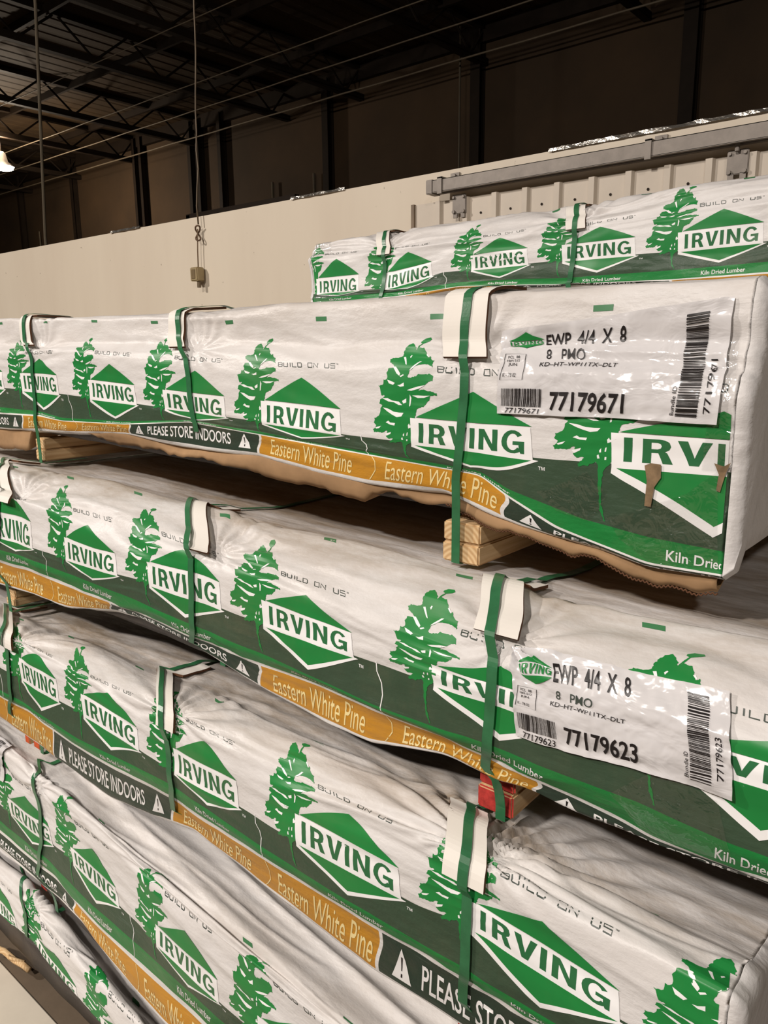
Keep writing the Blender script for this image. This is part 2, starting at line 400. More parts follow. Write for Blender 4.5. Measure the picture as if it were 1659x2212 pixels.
def door_and_track():
    # corrugated sliding door leaf on the partition
    pan = plain('white_ribbed_door', srgb(206, 194, 178), .45, 0, .4, .05, 5)
    b = BM(); xs = [-2.70]; prof = []
    ribs = [-2.56, -2.385, -2.21, -2.035, -1.862, -1.686, -1.51, -1.336, -1.162, -.99, -.815, -.64, -.465]
    y = 3.535
    prof.append((-2.73, y))
    for r in ribs:
        prof += [(r - .022, y), (r - .014, y - .02), (r + .014, y - .02), (r + .022, y)]
    prof.append((-.30, y))
    z0, z1 = .04, 2.385
    vs = [(x, yy, z) for (x, yy) in prof for z in (z0, z1)]
    b.add(vs, [(2 * i, 2 * i + 2, 2 * i + 3, 2 * i + 1) for i in range(len(prof) - 1)])
    vs = [(x, yy, z) for (x, yy) in prof for z in (z0, z1)] ; 
    b.box((-2.73, 3.55, z0), (-.30, 3.592, z1))
    # closing strips on top
    for i in range(len(prof) - 1):
        (xa, ya), (xb, yb) = prof[i], prof[i + 1]
        b.add([(xa, ya, z1), (xb, yb, z1), (xb, 3.55, z1), (xa, 3.55, z1)], [(0, 1, 2, 3)])
    # little screws in every pan
    d = b.build('door_1', pan); struct(d)
    b = BM()
    for i in range(len(ribs) - 1):
        x = (ribs[i] + ribs[i + 1]) / 2
        if i == 0: continue
        b.cyl((x, y - .004, 2.30), (x, y + .002, 2.30), .006, 8)
        b.cyl((x, y - .004, 1.6), (x, y + .002, 1.6), .006, 8)
    b.build('screw_row', BG['dark'], d)
    b = BM(); b.box((-2.742, 3.52, z0), (-2.722, 3.592, z1 + .002)); b.build('edge_trim', plain('brown_edge', srgb(130, 112, 92), .6), d)
    for x in (-2.415, -1.045):
        b = BM(); b.box((x - .042, 3.505, 2.305), (x + .042, 3.513, 2.40), bevel=.003)
        b.box((x - .036, 3.505, 2.285), (x - .012, 3.513, 2.31)); b.box((x + .012, 3.505, 2.285), (x + .036, 3.513, 2.31))
        b.cyl((x - .03, 3.495, 2.315), (x - .03, 3.506, 2.315), .009, 8); b.cyl((x + .03, 3.495, 2.315), (x + .03, 3.506, 2.315), .009, 8)
        b.cyl((x - .03, 3.495, 2.385), (x - .03, 3.506, 2.385), .007, 8); b.cyl((x + .03, 3.495, 2.385), (x + .03, 3.506, 2.385), .007, 8)
        if x > -2: b.cyl((x, 3.49, 2.39), (x, 3.49, 2.44), .010, 8); b.box((x - .022, 3.475, 2.425), (x + .022, 3.505, 2.445))
        b.build('roller_hanger', M['galv'], d)
    t = thing('sliding_door_track', (-1.5, 3.52, 2.42), 'grey steel box track fixed to the partition above the ribbed door', 'track')
    og = (-1.5, 3.52, 2.42)
    b = BM(); x0, x1 = -2.56, .6
    z0, z1 = 2.418, 2.478
    b.box((x0, 3.455, z1 - .003), (x1, 3.525, z1)); b.box((x0, 3.455, z0), (x1, 3.459, z1)); b.box((x0, 3.521, z0), (x1, 3.525, z1))
    b.box((x0, 3.455, z0 - .002), (x1, 3.478, z0 + .002)); b.box((x0, 3.502, z0 - .002), (x1, 3.525, z0 + .002))
    b.build('box_rail', M['galv'], t, False, og)
    b = BM(); b.box((x0 - .03, 3.45, z0 - .006), (x0 + .012, 3.53, z1 + .004), bevel=.003); b.build('end_stop', M['galv'], t, False, og)
    for x in (-2.50, -1.40, -.3):
        b = BM(); b.box((x - .014, 3.447, z0 - .012), (x + .014, 3.455, z1 + .008)); b.box((x - .014, 3.447, z1 + .002), (x + .014, 3.60, z1 + .010))
        b.box((x - .028, 3.588, z1 - .005), (x + .028, 3.598, z1 + .05)); b.cyl((x, 3.574, z1 + .032), (x, 3.59, z1 + .032), .012, 10)
        b.build('wall_bracket', M['galv'], t, False, og)
    # crumpled foil flashing pieces lying along the partition's top edge
    fm = NT('crumpled_foil'); c = fm.coord(); n1 = fm.noise(16, 4, .6, c)
    fm.set(Base_Color=srgb(206, 200, 190), Metallic=.9, Roughness=.25); fm.bump(n1, .6, .02)
    rng = random.Random(4)
    for (xa, xb, h, lab) in ((-1.95, -.55, .018, 'long crumpled foil flashing on the partition top above the steel track'),
                             (-3.76, -3.3, .018, 'short shiny foil flashing on the partition top left of the stacked top bundle'),
                             (-5.86, -5.45, .018, 'small shiny foil flashing on the partition top left of the drop cord')):
        b = BM(); n = int((xb - xa) / .04); top = []; bot = []
        for i in range(n + 1):
            x = xa + (xb - xa) * i / n; j = rng.uniform(-.006, .006)
            top.append((x, 3.592 + rng.uniform(-.004, .004), 2.552 + h * .55 + j * .5)); bot.append((x, 3.588 + rng.uniform(-.004, .004), 2.552 - h * .35))
        vs = []
        for a, q in zip(top, bot): vs += [a, q, (a[0], 3.70, 2.556)]
        b.add(vs, [(3 * i, 3 * i + 1, 3 * i + 4, 3 * i + 3) for i in range(n)] + [(3 * i, 3 * i + 3, 3 * i + 5, 3 * i + 2) for i in range(n)])
        tag(b.build('foil_flashing', fm.m, origin=(xa, 3.6, 2.55)), lab, 'flashing', 'foil flashing on the partition')
door_and_track()

# ------------------------------------------------------------------ the print, laid out flat in (s, v) metres; s = 0 at the panel seam, v = 0 at the top of the dark band
PANEL = .92
TREE=[(-.0106,.1573),(-.0186,.1532),(-.0242,.146),(-.029,.1377),(-.0322,.1266),(-.0367,.1243),(-.043,.123),(-.0502,.1228),(-.0554,.1185),(-.0553,.1129),(-.0483,.1094),(-.0458,.1058),(-.0581,.1026),(-.0618,.0962),(-.0607,.0891),(-.0678,.0875),(-.0685,.0817),(-.0791,.0791),(-.0751,.074),(-.0724,.066),(-.0654,.0655),(-.075,.0604),(-.0768,.0552),(-.0707,.0534),(-.0747,.0493),(-.0765,.0413),(-.0874,.0358),(-.0886,.0291),(-.0835,.0258),(-.0898,.0189),(-.0876,.0139),(-.0777,.0147),(-.0721,.0143),(-.0606,.0187),(-.0634,.0087),(-.0586,.0044),(-.0488,.0049),(-.0572,-.003),(-.0555,-.0062),(-.0435,-.0047),(-.0341,.0008),(-.0315,-.002),(-.0307,-.0107),(-.0296,-.0257),(-.0264,-.0454),(-.0203,-.0559),(-.0178,-.0561),(-.0211,-.0471),(-.0242,-.0373),(-.0255,-.0224),(-.0237,-.0083),(-.0163,-.0012),(-.0103,.0053),(-.0079,.016),(-.0079,.0365),(-.0052,.0498),(-.0024,.0539),(.0072,.0563),(.016,.065),(.0176,.071),(.0289,.0719),(.0285,.0754),(.0185,.0772),(.0081,.0787),(-.0022,.0772),(.0048,.0814),(.0135,.0868),(.0224,.0894),(.0231,.0952),(.0165,.0983),(.0089,.0969),(-.0014,.0969),(-.0102,.0928),(-.0215,.0929),(-.0187,.0969),(-.0132,.1027),(-.0025,.1092),(.0095,.1116),(.0162,.1102),(.022,.1065),(.0242,.1198),(.0184,.1228),(.0173,.1302),(.0128,.127),(.0116,.1372),(.0092,.1451),(.0009,.1468),(-.0052,.1413),(-.0043,.1458),(-.0071,.1526)]
SPRIG=[(-.0052,.1413),(.001,.1509),(.0055,.1564),(.0027,.1584),(.0035,.1612),(.0098,.1659),(.0188,.1677),(.0201,.1649),(.0158,.1612),(.0072,.1563),(.0017,.1479)]
GAPS=[[(-.0485,.1056),(-.0427,.106),(-.0346,.0962),(-.0365,.0933),(-.0418,.0962)] ,
 [(-.0296,.1242),(-.0257,.1256),(-.023,.1093),(-.0254,.1104)] ,
 [(-.0604,.0876),(-.0523,.0861),(-.0451,.0841),(-.0489,.0816),(-.057,.083)] ,
 [(-.0407,.0817),(-.0353,.0824),(-.0281,.0855),(-.0279,.081),(-.0351,.0798)] ,
 [(-.0702,.0623),(-.0599,.0632),(-.0509,.0606),(-.0383,.0601),(-.0313,.0561),(-.0385,.0559),(-.0474,.0586),(-.0583,.059)] ,
 [(-.0699,.0507),(-.0589,.0498),(-.048,.0466),(-.0372,.0462),(-.0291,.0465),(-.0329,.0417),(-.042,.04),(-.0519,.0429),(-.0609,.0462)] ,
 [(-.0848,.0221),(-.0733,.0255),(-.0773,.0216),(-.083,.0203)] ,
 [(-.064,.0313),(-.0588,.0342),(-.0553,.0318),(-.0456,.0317),(-.0468,.0281),(-.0545,.0286)] ,
 [(-.0319,.0613),(-.0241,.0651),(-.024,.06),(-.0294,.0582)] ,
 [(-.0223,.076),(-.0125,.0792),(-.002,.082),(.01,.0841),(-.0004,.0793),(-.0144,.0757)] ,
 [(-.0173,.0706),(-.0145,.0663),(-.0162,.0561),(-.0182,.0553)] ,
 [(-.013,.0696),(-.0025,.0704),(.0078,.0706),(.018,.0714),(.0077,.0679),(-.0027,.067)] ,
 [(-.0205,.0305),(-.0182,.0335),(-.0169,.0306),(-.0086,.0328),(-.0149,.028),(-.02,.0259)] ,
 [(-.0301,.0153),(-.0278,.0184),(-.0277,.0129),(-.0299,.0126)] ,
 [(-.0328,.0086),(-.0307,.0102),(-.0292,.0053),(-.0321,.0047)] ,
 [(-.0228,.0191),(-.021,.0199),(-.0216,.0141),(-.0234,.0141)] ,
 [(-.023,.0073),(-.0208,.0075),(-.021,.004),(-.0232,.0038)] ,
 [(-.0185,.1003),(-.0112,.1071),(-.0005,.1164),(.0033,.1171),(-.006,.1084),(-.0132,.103)] ,
 [(-.0181,.1264),(-.015,.1302),(-.0137,.1293),(-.0171,.1235)] ,
 [(.0104,.1328),(.0129,.1338),(.0152,.1281),(.0132,.128)] ,
 [(-.0357,.0931),(-.0293,.0955),(-.0276,.0946),(-.0339,.0919)] ,
 [(-.065,.0137),(-.0533,.0173),(-.0544,.014),(-.062,.01)] ,]

def font_mesh(text, bold=0.0, shear=0.0):
    cu = bpy.data.curves.new('txt', 'FONT'); cu.body = text; cu.dimensions = '2D'; cu.fill_mode = 'BOTH'
    cu.resolution_u = 3; cu.offset = bold; cu.shear = shear; cu.size = 1
    o = bpy.data.objects.new('txt', cu); COL.objects.link(o)
    dg = bpy.context.evaluated_depsgraph_get(); ev = o.evaluated_get(dg); me = ev.to_mesh()
    vs = np.array([(v.co.x, v.co.y) for v in me.vertices]); fs = [tuple(p.vertices) for p in me.polygons]
    ev.to_mesh_clear(); bpy.data.objects.remove(o); bpy.data.curves.remove(cu)
    return vs, fs

class Flat:
    """flat artwork: polygons with a layer and a material"""
    def __init__(s): s.v = []; s.f = []; s.m = []
    def raw(s, vs, fs, layer, mi):
        b = len(s.v); s.v += [(float(a), float(c), layer) for a, c in vs]; s.f += [tuple(i + b for i in f) for f in fs]; s.m += [mi] * len(fs)
    def poly(s, pts, layer, mi):
        tris = tessellate_polygon([[Vector((x, y, 0)) for x, y in pts]])
        s.raw(pts, tris, layer, mi)
    def rect(s, x0, y0, x1, y1, layer, mi): s.raw([(x0, y0), (x1, y0), (x1, y1), (x0, y1)], [(0, 1, 2, 3)], layer, mi)
    def text(s, t, x, y, wd, h, layer, mi, bold=0., shear=0., rot=False):
        vs, fs = font_mesh(t, bold, shear)
        lo, hi = vs.min(0), vs.max(0); vs = (vs - lo) / (hi - lo) * (wd, h)
        if rot: vs = np.stack([-vs[:, 1], vs[:, 0]], 1)
        s.raw(vs + (x, y), fs, layer, mi)
    def line(s, pts, wd, layer, mi):
        pts = [Vector(p) for p in pts]; vs = []; fs = []
        for i in range(len(pts)):
            t = (pts[min(i + 1, len(pts) - 1)] - pts[max(0, i - 1)]).normalized(); n = Vector((-t.y, t.x)) * wd / 2
            vs += [pts[i] + n, pts[i] - n]
        s.raw([tuple(v) for v in vs], [(2 * i, 2 * i + 1, 2 * i + 3, 2 * i + 2) for i in range(len(pts) - 1)], layer, mi)
    def cut(s, step):
        bm = bmesh.new(); vl = [bm.verts.new(v) for v in s.v]
        for f, mi in zip(s.f, s.m):
            try: bm.faces.new([vl[i] for i in f]).material_index = mi
            except ValueError: pass
        xs = [v[0] for v in s.v]; ys = [v[1] for v in s.v]
        for ax, lo, hi in ((0, min(xs), max(xs)), (1, min(ys), max(ys))):
            k = math.floor(lo / step) + 1
            while k * step < hi:
                co = [0, 0, 0]; no = [0, 0, 0]; co[ax] = k * step; no[ax] = 1
                near = [f for f in bm.faces if min(v.co[ax] for v in f.verts) < k * step < max(v.co[ax] for v in f.verts)]
                g = set(near)
                for f in near: g.update(f.edges); g.update(f.verts)
                if near: bmesh.ops.bisect_plane(bm, geom=list(g), plane_co=co, plane_no=no, dist=1e-7)
                k += 1
        bm.verts.index_update()
        V = np.array([v.co[:] for v in bm.verts]); F = [tuple(v.index for v in f.verts) for f in bm.faces]; MI = [f.material_index for f in bm.faces]
        bm.free()
        return V, F, MI

GREEN, LETTER, WHT, TXT, DASH, CREAM = 1, 2, 3, 4, 5, 6

def irving(fl, x, y, wd, h, layer, mi, bg):
    """the six block letters in the box"""
    P = lambda pts: [(x + a * wd, y + c * h) for a, c in pts]
    st = .048
    fl.poly(P([(0, 0), (st, 0), (st, 1), (0, 1)]), layer, mi)
    a = .105
    fl.poly(P([(a, 0), (a + st, 0), (a + st, .40), (a + .085, .40), (a + .112, .0), (a + .165, .0), (a + .132, .42), (a + .120, .46), (a + .143, .55), (a + .152, .70), (a + .143, .88), (a + .12, .97), (a + .09, 1), (a, 1)]), layer, mi)
    fl.poly(P([(a + st, .56), (a + .082, .56), (a + .098, .61), (a + .103, .70), (a + .098, .79), (a + .082, .84), (a + st, .84)]), layer + 1, bg)
    a = .29
    fl.poly(P([(a, 1), (a + .053, 1), (a + .09, .28), (a + .127, 1), (a + .178, 1), (a + .115, 0), (a + .065, 0)]), layer, mi)
    a = .495
    fl.poly(P([(a, 0), (a + st, 0), (a + st, 1), (a, 1)]), layer, mi)
    a = .585
    fl.poly(P([(a, 0), (a + st, 0), (a + st, .68), (a + .125, 0), (a + .178, 0), (a + .178, 1), (a + .13, 1), (a + .13, .34), (a + .053, 1), (a, 1)]), layer, mi)
    a = .80; cx, cy, rx, ry = a + .10, .5, .10, .52; out = []; inn = []
    for k in range(15):
        an = math.radians(38 + (322 - 38) * k / 14)
        out.append((cx + rx * math.cos(an), cy + ry * math.sin(an))); inn.append((cx + (rx - .048) * math.cos(an), cy + (ry - .15) * math.sin(an)))
    fl.poly(P(out + inn[::-1]), layer, mi)
    fl.poly(P([(a + .10, .38), (a + .10, .54), (a + .2, .54), (a + .2, -.0), (a + .168, -.0), (a + .155, .14), (a + .152, .38)]), layer, mi)

def build_on_us(fl, x, y, wd, h, wl, mi):
    G = {'B': ([[(0, 0), (0, 1), (.85, 1), (1, .9), (1, .62), (.85, .52), (0, .52)], [(.85, .52), (1, .42), (1, .1), (.85, 0), (0, 0)]]),
         'U': [[(0, 1), (0, .1), (.1, 0), (.9, 0), (1, .1), (1, 1)]], 'I': [[(.5, 0), (.5, 1)]], 'L': [[(0, 1), (0, 0), (1, 0)]],
         'D': [[(0, 0), (0, 1), (.85, 1), (1, .85), (1, .15), (.85, 0), (0, 0)]], 'O': [[(0, 0), (0, 1), (1, 1), (1, 0), (0, 0)]],
         'N': [[(0, 0), (0, 1), (1, 0), (1, 1)]], 'S': [[(1, 1), (0, 1), (0, .52), (1, .52), (1, 0), (0, 0)]]}
    lay = [('B', 0), ('U', 1), ('I', 1.85), ('L', 2.6), ('D', 3.6), ('O', 5.5), ('N', 6.5), ('U', 8.4), ('S', 9.4)]
    sc = wd / 10.1; lw = sc * .72
    for ch, p in lay:
        for stroke in G[ch]: fl.line([(x + p * sc + a * lw, y + c * h) for a, c in stroke], wl, 1, mi)

def rhomb_logo(fl, x, k, white=True):
    """diamond with the name band; x = left edge of the first letter"""
    fl.poly([(x - .014, -.004), (x - .016, .041), (x + .174, .041), (x + .178, -.003), (x + .186, -.004), (x + .084, -.0495), (x - .0145, -.010)], 2, WHT)
    fl.poly([(x - .006, .0425), (x + .086, .081), (x + .176, .0425)], 3, GREEN)
    fl.poly([(x - .008, -.0045), (x + .084, -.0415), (x + .176, -.0045)], 3, GREEN)
    irving(fl, x, .0035, .166, .032, 3, LETTER, WHT)

def serrate(pts, step, amp, seed):
    rng = random.Random(seed); out = []
    for (x0, y0), (x1, y1) in zip(pts, pts[1:] + pts[:1]):
        L = math.hypot(x1 - x0, y1 - y0); n = max(1, int(L / step)); nx, ny = (y1 - y0) / (L + 1e-9), -(x1 - x0) / (L + 1e-9)
        for k in range(n):
            f = k / n; a = rng.uniform(-.3, 1) * amp if k else 0
            out.append((x0 + (x1 - x0) * f - nx * a, y0 + (y1 - y0) * f - ny * a))
    return out
TREE = serrate(TREE, .0022, .0013, 3)
def panel_art():
    fl = Flat()
    for I in (.115, .41, .70):
        T = lambda pts: [(I + a, c) for a, c in pts]
        fl.poly(T(TREE), 1, GREEN); fl.poly(T(SPRIG), 1, GREEN)
        for g in GAPS: fl.poly(T(g), 2, WHT)
        rhomb_logo(fl, I, 0)
        build_on_us(fl, I + .030, .1005, .134, .0085, .0016, TXT)
        fl.text('™', I + .186, -.0155, .009, .0045, 1, WHT)
        fl.text('™', I + .167, .107, .004, .0025, 1, TXT)
        fl.text('Kiln Dried Lumber', I + .045, -.0805, .100, .0115, 1, WHT, .012)
    # seam line through the bands
    fl.line([(0, .004), (.001, -.012), (.010, -.025), (.012, -.04), (.008, -.06), (.012, -.088)], .0018, 1, WHT)
    fl.line([(.018, -.094), (.026, -.104), (.026, -.116), (.014, -.130)], .0016, 1, CREAM)
    fl.text('Eastern White Pine', .045, -.127, .195, .027, 1, CREAM, 0, .28)
    fl.text('Eastern White Pine', .70, -.127, .195, .027, 1, CREAM, 0, .28)
    fl.text('PLEASE STORE INDOORS', .325, -.122, .268, .019, 1, WHT, .012)
    for x in (.275, .615):
        fl.poly([(x, -.125), (x + .033, -.125), (x + .0165, -.099)], 1, WHT)
        fl.poly([(x + .0150, -.1065), (x + .0180, -.1065), (x + .0173, -.117), (x + .0157, -.117)], 2, LETTER + 5)
        fl.rect(x + .0152, -.1222, x + .0178, -.1192, 2, LETTER + 5)
    for k in range(4): fl.rect(.135 + .23 * k, .187, .159 + .23 * k, .193, 1, DASH)
    return fl.cut(.006)
ART_V, ART_F, ART_M = panel_art()
ART_C = np.array([ART_V[list(f)].mean(0) for f in ART_F])

# ------------------------------------------------------------------ bundle surfaces
ROWS={
 'b2':(.92,[
  (-.14,.01,[(-2.136,1.418),(-1.798,1.427),(-1.523,1.439),(-1.244,1.427),(-1.079,1.429),(-.925,1.412),(-.809,1.405),(-.661,1.407),(-.592,1.387),(-.522,1.373),(-.475,1.367),(-.408,1.36),(-.346,1.348),(-.259,1.349)]),
  (-.092,0,[(-2.103,1.46),(-1.888,1.464),(-1.773,1.457),(-1.509,1.464),(-1.278,1.481),(-1.065,1.47),(-.923,1.461),(-.661,1.445),(-.594,1.441),(-.546,1.415),(-.471,1.382),(-.344,1.354),(-.258,1.355)]),
  (-.062,0,[(-2.099,1.476),(-1.886,1.474),(-1.772,1.464),(-1.508,1.47),(-1.277,1.485),(-1.065,1.475),(-.923,1.466),(-.661,1.451),(-.594,1.447),(-.544,1.425),(-.433,1.398),(-.346,1.386),(-.26,1.382)]),
  (0,0,[(-2.033,1.528),(-1.761,1.522),(-1.437,1.51),(-1.111,1.496),(-.853,1.484),(-.754,1.481),(-.489,1.474),(-.263,1.478)]),
  (.079,0,[(-1.846,1.602),(-1.541,1.591),(-1.253,1.58),(-.962,1.572),(-.598,1.557),(-.259,1.545)]),
  (.105,.004,[(-1.628,1.617),(-1.339,1.608),(-1.013,1.595),(-.663,1.59),(-.262,1.573)]),
  (.165,.03,[(-2.069,1.65),(-1.709,1.647),(-1.389,1.643),(-1.095,1.637),(-.732,1.633),(-.285,1.631)]),
  (.19,.032,[(-2.063,1.694),(-1.665,1.687),(-1.429,1.678),(-1.189,1.671),(-.957,1.67),(-.696,1.665),(-.433,1.668),(-.268,1.672)]),
  (.215,.04,[(-2.132,1.705),(-1.815,1.697),(-1.35,1.691),(-1.0,1.694),(-.673,1.692),(-.421,1.694),(-.262,1.693)]),
 ]),
 'b3':(.74,[
  (-.14,.028,[(-1.846,1.073),(-1.527,1.08),(-1.341,1.114),(-1.259,1.121),(-1.086,1.114),(-1.01,1.098),(-.893,1.079),(-.768,1.063),(-.674,1.06),(-.543,1.087),(-.513,1.086),(-.456,1.081),(-.407,1.085),(-.331,1.078),(-.303,1.08),(-.255,1.082),(-.201,1.084),(-.143,1.089)]),
  (-.092,.015,[(-1.801,1.138),(-1.473,1.141),(-1.237,1.137),(-1.067,1.133),(-.875,1.129),(-.762,1.13),(-.662,1.123),(-.534,1.119),(-.505,1.114),(-.449,1.109),(-.385,1.107),(-.299,1.102),(-.259,1.094),(-.198,1.096),(-.141,1.101)]),
  (-.062,0,[(-1.758,1.176),(-1.439,1.176),(-1.209,1.17),(-1.044,1.162),(-.857,1.155),(-.747,1.147),(-.649,1.139),(-.523,1.14),(-.495,1.142),(-.441,1.14),(-.39,1.139),(-.273,1.14),(-.175,1.133),(-.14,1.134)]),
  (0,0,[(-1.567,1.208),(-1.321,1.21),(-1.203,1.215),(-.977,1.211),(-.656,1.203),(-.568,1.201),(-.496,1.2),(-.423,1.2),(-.154,1.21)]),
  (.079,.008,[(-1.656,1.306),(-1.348,1.285),(-1.042,1.288),(-.769,1.267),(-.488,1.245),(-.177,1.25)]),
  (.105,.022,[(-1.42,1.308),(-1.126,1.301),(-.842,1.286),(-.519,1.27),(-.182,1.267)]),
  (.165,.065,[(-1.802,1.345),(-1.53,1.337),(-1.236,1.325),(-.939,1.317),(-.59,1.304),(-.296,1.294),(-.179,1.3)]),
  (.2,.105,[(-1.888,1.346),(-1.505,1.349),(-1.055,1.333),(-.821,1.329),(-.584,1.321),(-.338,1.314),(-.19,1.315)]),
 ]),
 'b4':(.685,[
  (-.14,.035,[(-1.781,.753),(-1.54,.743),(-1.317,.741),(-1.055,.774),(-.989,.768),(-.881,.758),(-.732,.746),(-.638,.734),(-.505,.738)]),
  (-.092,.012,[(-1.6,.838),(-1.404,.834),(-1.249,.836),(-1.18,.84),(-1.129,.842),(-1.071,.839),(-.992,.834),(-.838,.834),(-.782,.832),(-.711,.83),(-.604,.829),(-.512,.833),(-.454,.831)]),
  (-.062,0,[(-1.57,.863),(-1.377,.863),(-1.224,.873),(-1.167,.877),(-1.107,.878),(-1.05,.876),(-.972,.875),(-.822,.864),(-.768,.863),(-.706,.861),(-.587,.86),(-.503,.86),(-.446,.861)]),
  (0,0,[(-1.642,.923),(-1.384,.924),(-1.172,.919),(-1.073,.91),(-.878,.918),(-.8,.915),(-.621,.917),(-.526,.919),(-.421,.93),(-.273,.919)]),
  (.079,.004,[(-1.508,1.0),(-1.244,.994),(-.966,.995),(-.649,.994),(-.375,.991),(-.228,.979)]),
  (.105,.012,[(-1.33,1.006),(-1.019,1.014),(-.719,1.01),(-.417,1.014),(-.186,1.004)]),
  (.165,.06,[(-1.752,1.004),(-1.439,1.02),(-1.169,1.016),(-.786,1.032),(-.515,1.019),(-.206,1.003)]),
  (.19,.083,[(-1.803,1.001),(-1.496,1.016),(-1.257,1.016),(-1.012,1.021),(-.772,1.02),(-.538,1.017),(-.321,.989),(-.179,.986)]),
 ]),
 'b5':(.7,[
  (-.14,.02,[(-1.729,.35),(-1.51,.348),(-1.294,.293),(-1.196,.273)]),
  (-.092,.015,[(-1.639,.403),(-1.344,.385),(-1.117,.368)]),
  (-.062,0,[(-1.709,.466),(-1.599,.459),(-1.31,.448),(-1.089,.439)]),
  (0,0,[(-1.793,.517),(-1.654,.509),(-1.523,.526),(-1.246,.499),(-1.175,.491),(-.984,.48)]),
  (.079,.002,[(-1.707,.601),(-1.407,.595),(-1.078,.57)]),
  (.105,.008,[(-1.69,.629),(-1.403,.632),(-1.061,.609)]),
  (.165,.015,[(-1.694,.678),(-1.518,.669),(-1.217,.635),(-.914,.614)]),
  (.19,.022,[(-1.708,.681),(-1.416,.655),(-1.195,.632),(-.951,.618)]),
 ]),
 'b6':(.7,[
  (0,0,[(-1.875,.173),(-1.772,.181),(-1.498,.152)]),
  (.079,0,[(-1.883,.253),(-1.625,.217),(-1.365,.193)]),
  (.105,.006,[(-1.816,.262),(-1.608,.248),(-1.315,.232)]),
  (.165,.03,[(-1.915,.281),(-1.75,.287),(-1.487,.231)]),
  (.19,.06,[(-1.859,.235),(-1.657,.198),(-1.399,.181)]),
 ]),
 'b1':(1.97,[
  (-.14,.02,[(-1.98,1.767),(-1.622,1.768),(-1.474,1.783),(-1.37,1.789),(-1.148,1.78),(-.977,1.773),(-.504,1.769)]),
  (-.092,0,[(-1.937,1.776),(-1.606,1.78),(-1.356,1.799),(-1.137,1.791),(-1.036,1.786),(-.721,1.779),(-.501,1.781)]),
  (-.062,0,[(-1.936,1.791),(-1.606,1.795),(-1.356,1.811),(-1.137,1.807),(-1.037,1.802),(-.723,1.801),(-.503,1.805)]),
  (0,0,[(-1.958,1.808),(-1.605,1.809),(-1.416,1.844),(-1.229,1.846),(-1.039,1.85),(-.749,1.847),(-.507,1.852)]),
  (.079,0,[(-1.856,1.912),(-1.531,1.911),(-1.215,1.923),(-.91,1.923),(-.602,1.931)]),
  (.105,.006,[(-1.861,1.934),(-1.535,1.928),(-1.219,1.936),(-.914,1.941),(-.606,1.952)]),
  (.165,.03,[(-1.97,1.972),(-1.85,1.977),(-1.629,1.959),(-1.473,1.974),(-1.338,1.973),(-1.052,1.967),(-.719,1.995),(-.526,1.988)]),
  (.19,.06,[(-2.0,1.985),(-1.877,1.994),(-1.653,1.976),(-1.495,1.988),(-1.254,1.99),(-1.007,1.993),(-.769,1.994),(-.594,1.998),(-.534,1.998)]),
 ]),
}

def value_noise(X, Y, seed):
    rng = np.random.RandomState(seed); G = rng.rand(128, 128)
    xi = np.floor(X).astype(int); yi = np.floor(Y).astype(int); fx = X - xi; fy = Y - yi
    fx = fx * fx * (3 - 2 * fx); fy = fy * fy * (3 - 2 * fy)
    g = lambda i, j: G[i % 128, j % 128]
    return (g(xi, yi) * (1 - fx) + g(xi + 1, yi) * fx) * (1 - fy) + (g(xi, yi + 1) * (1 - fx) + g(xi + 1, yi + 1) * fx) * fy

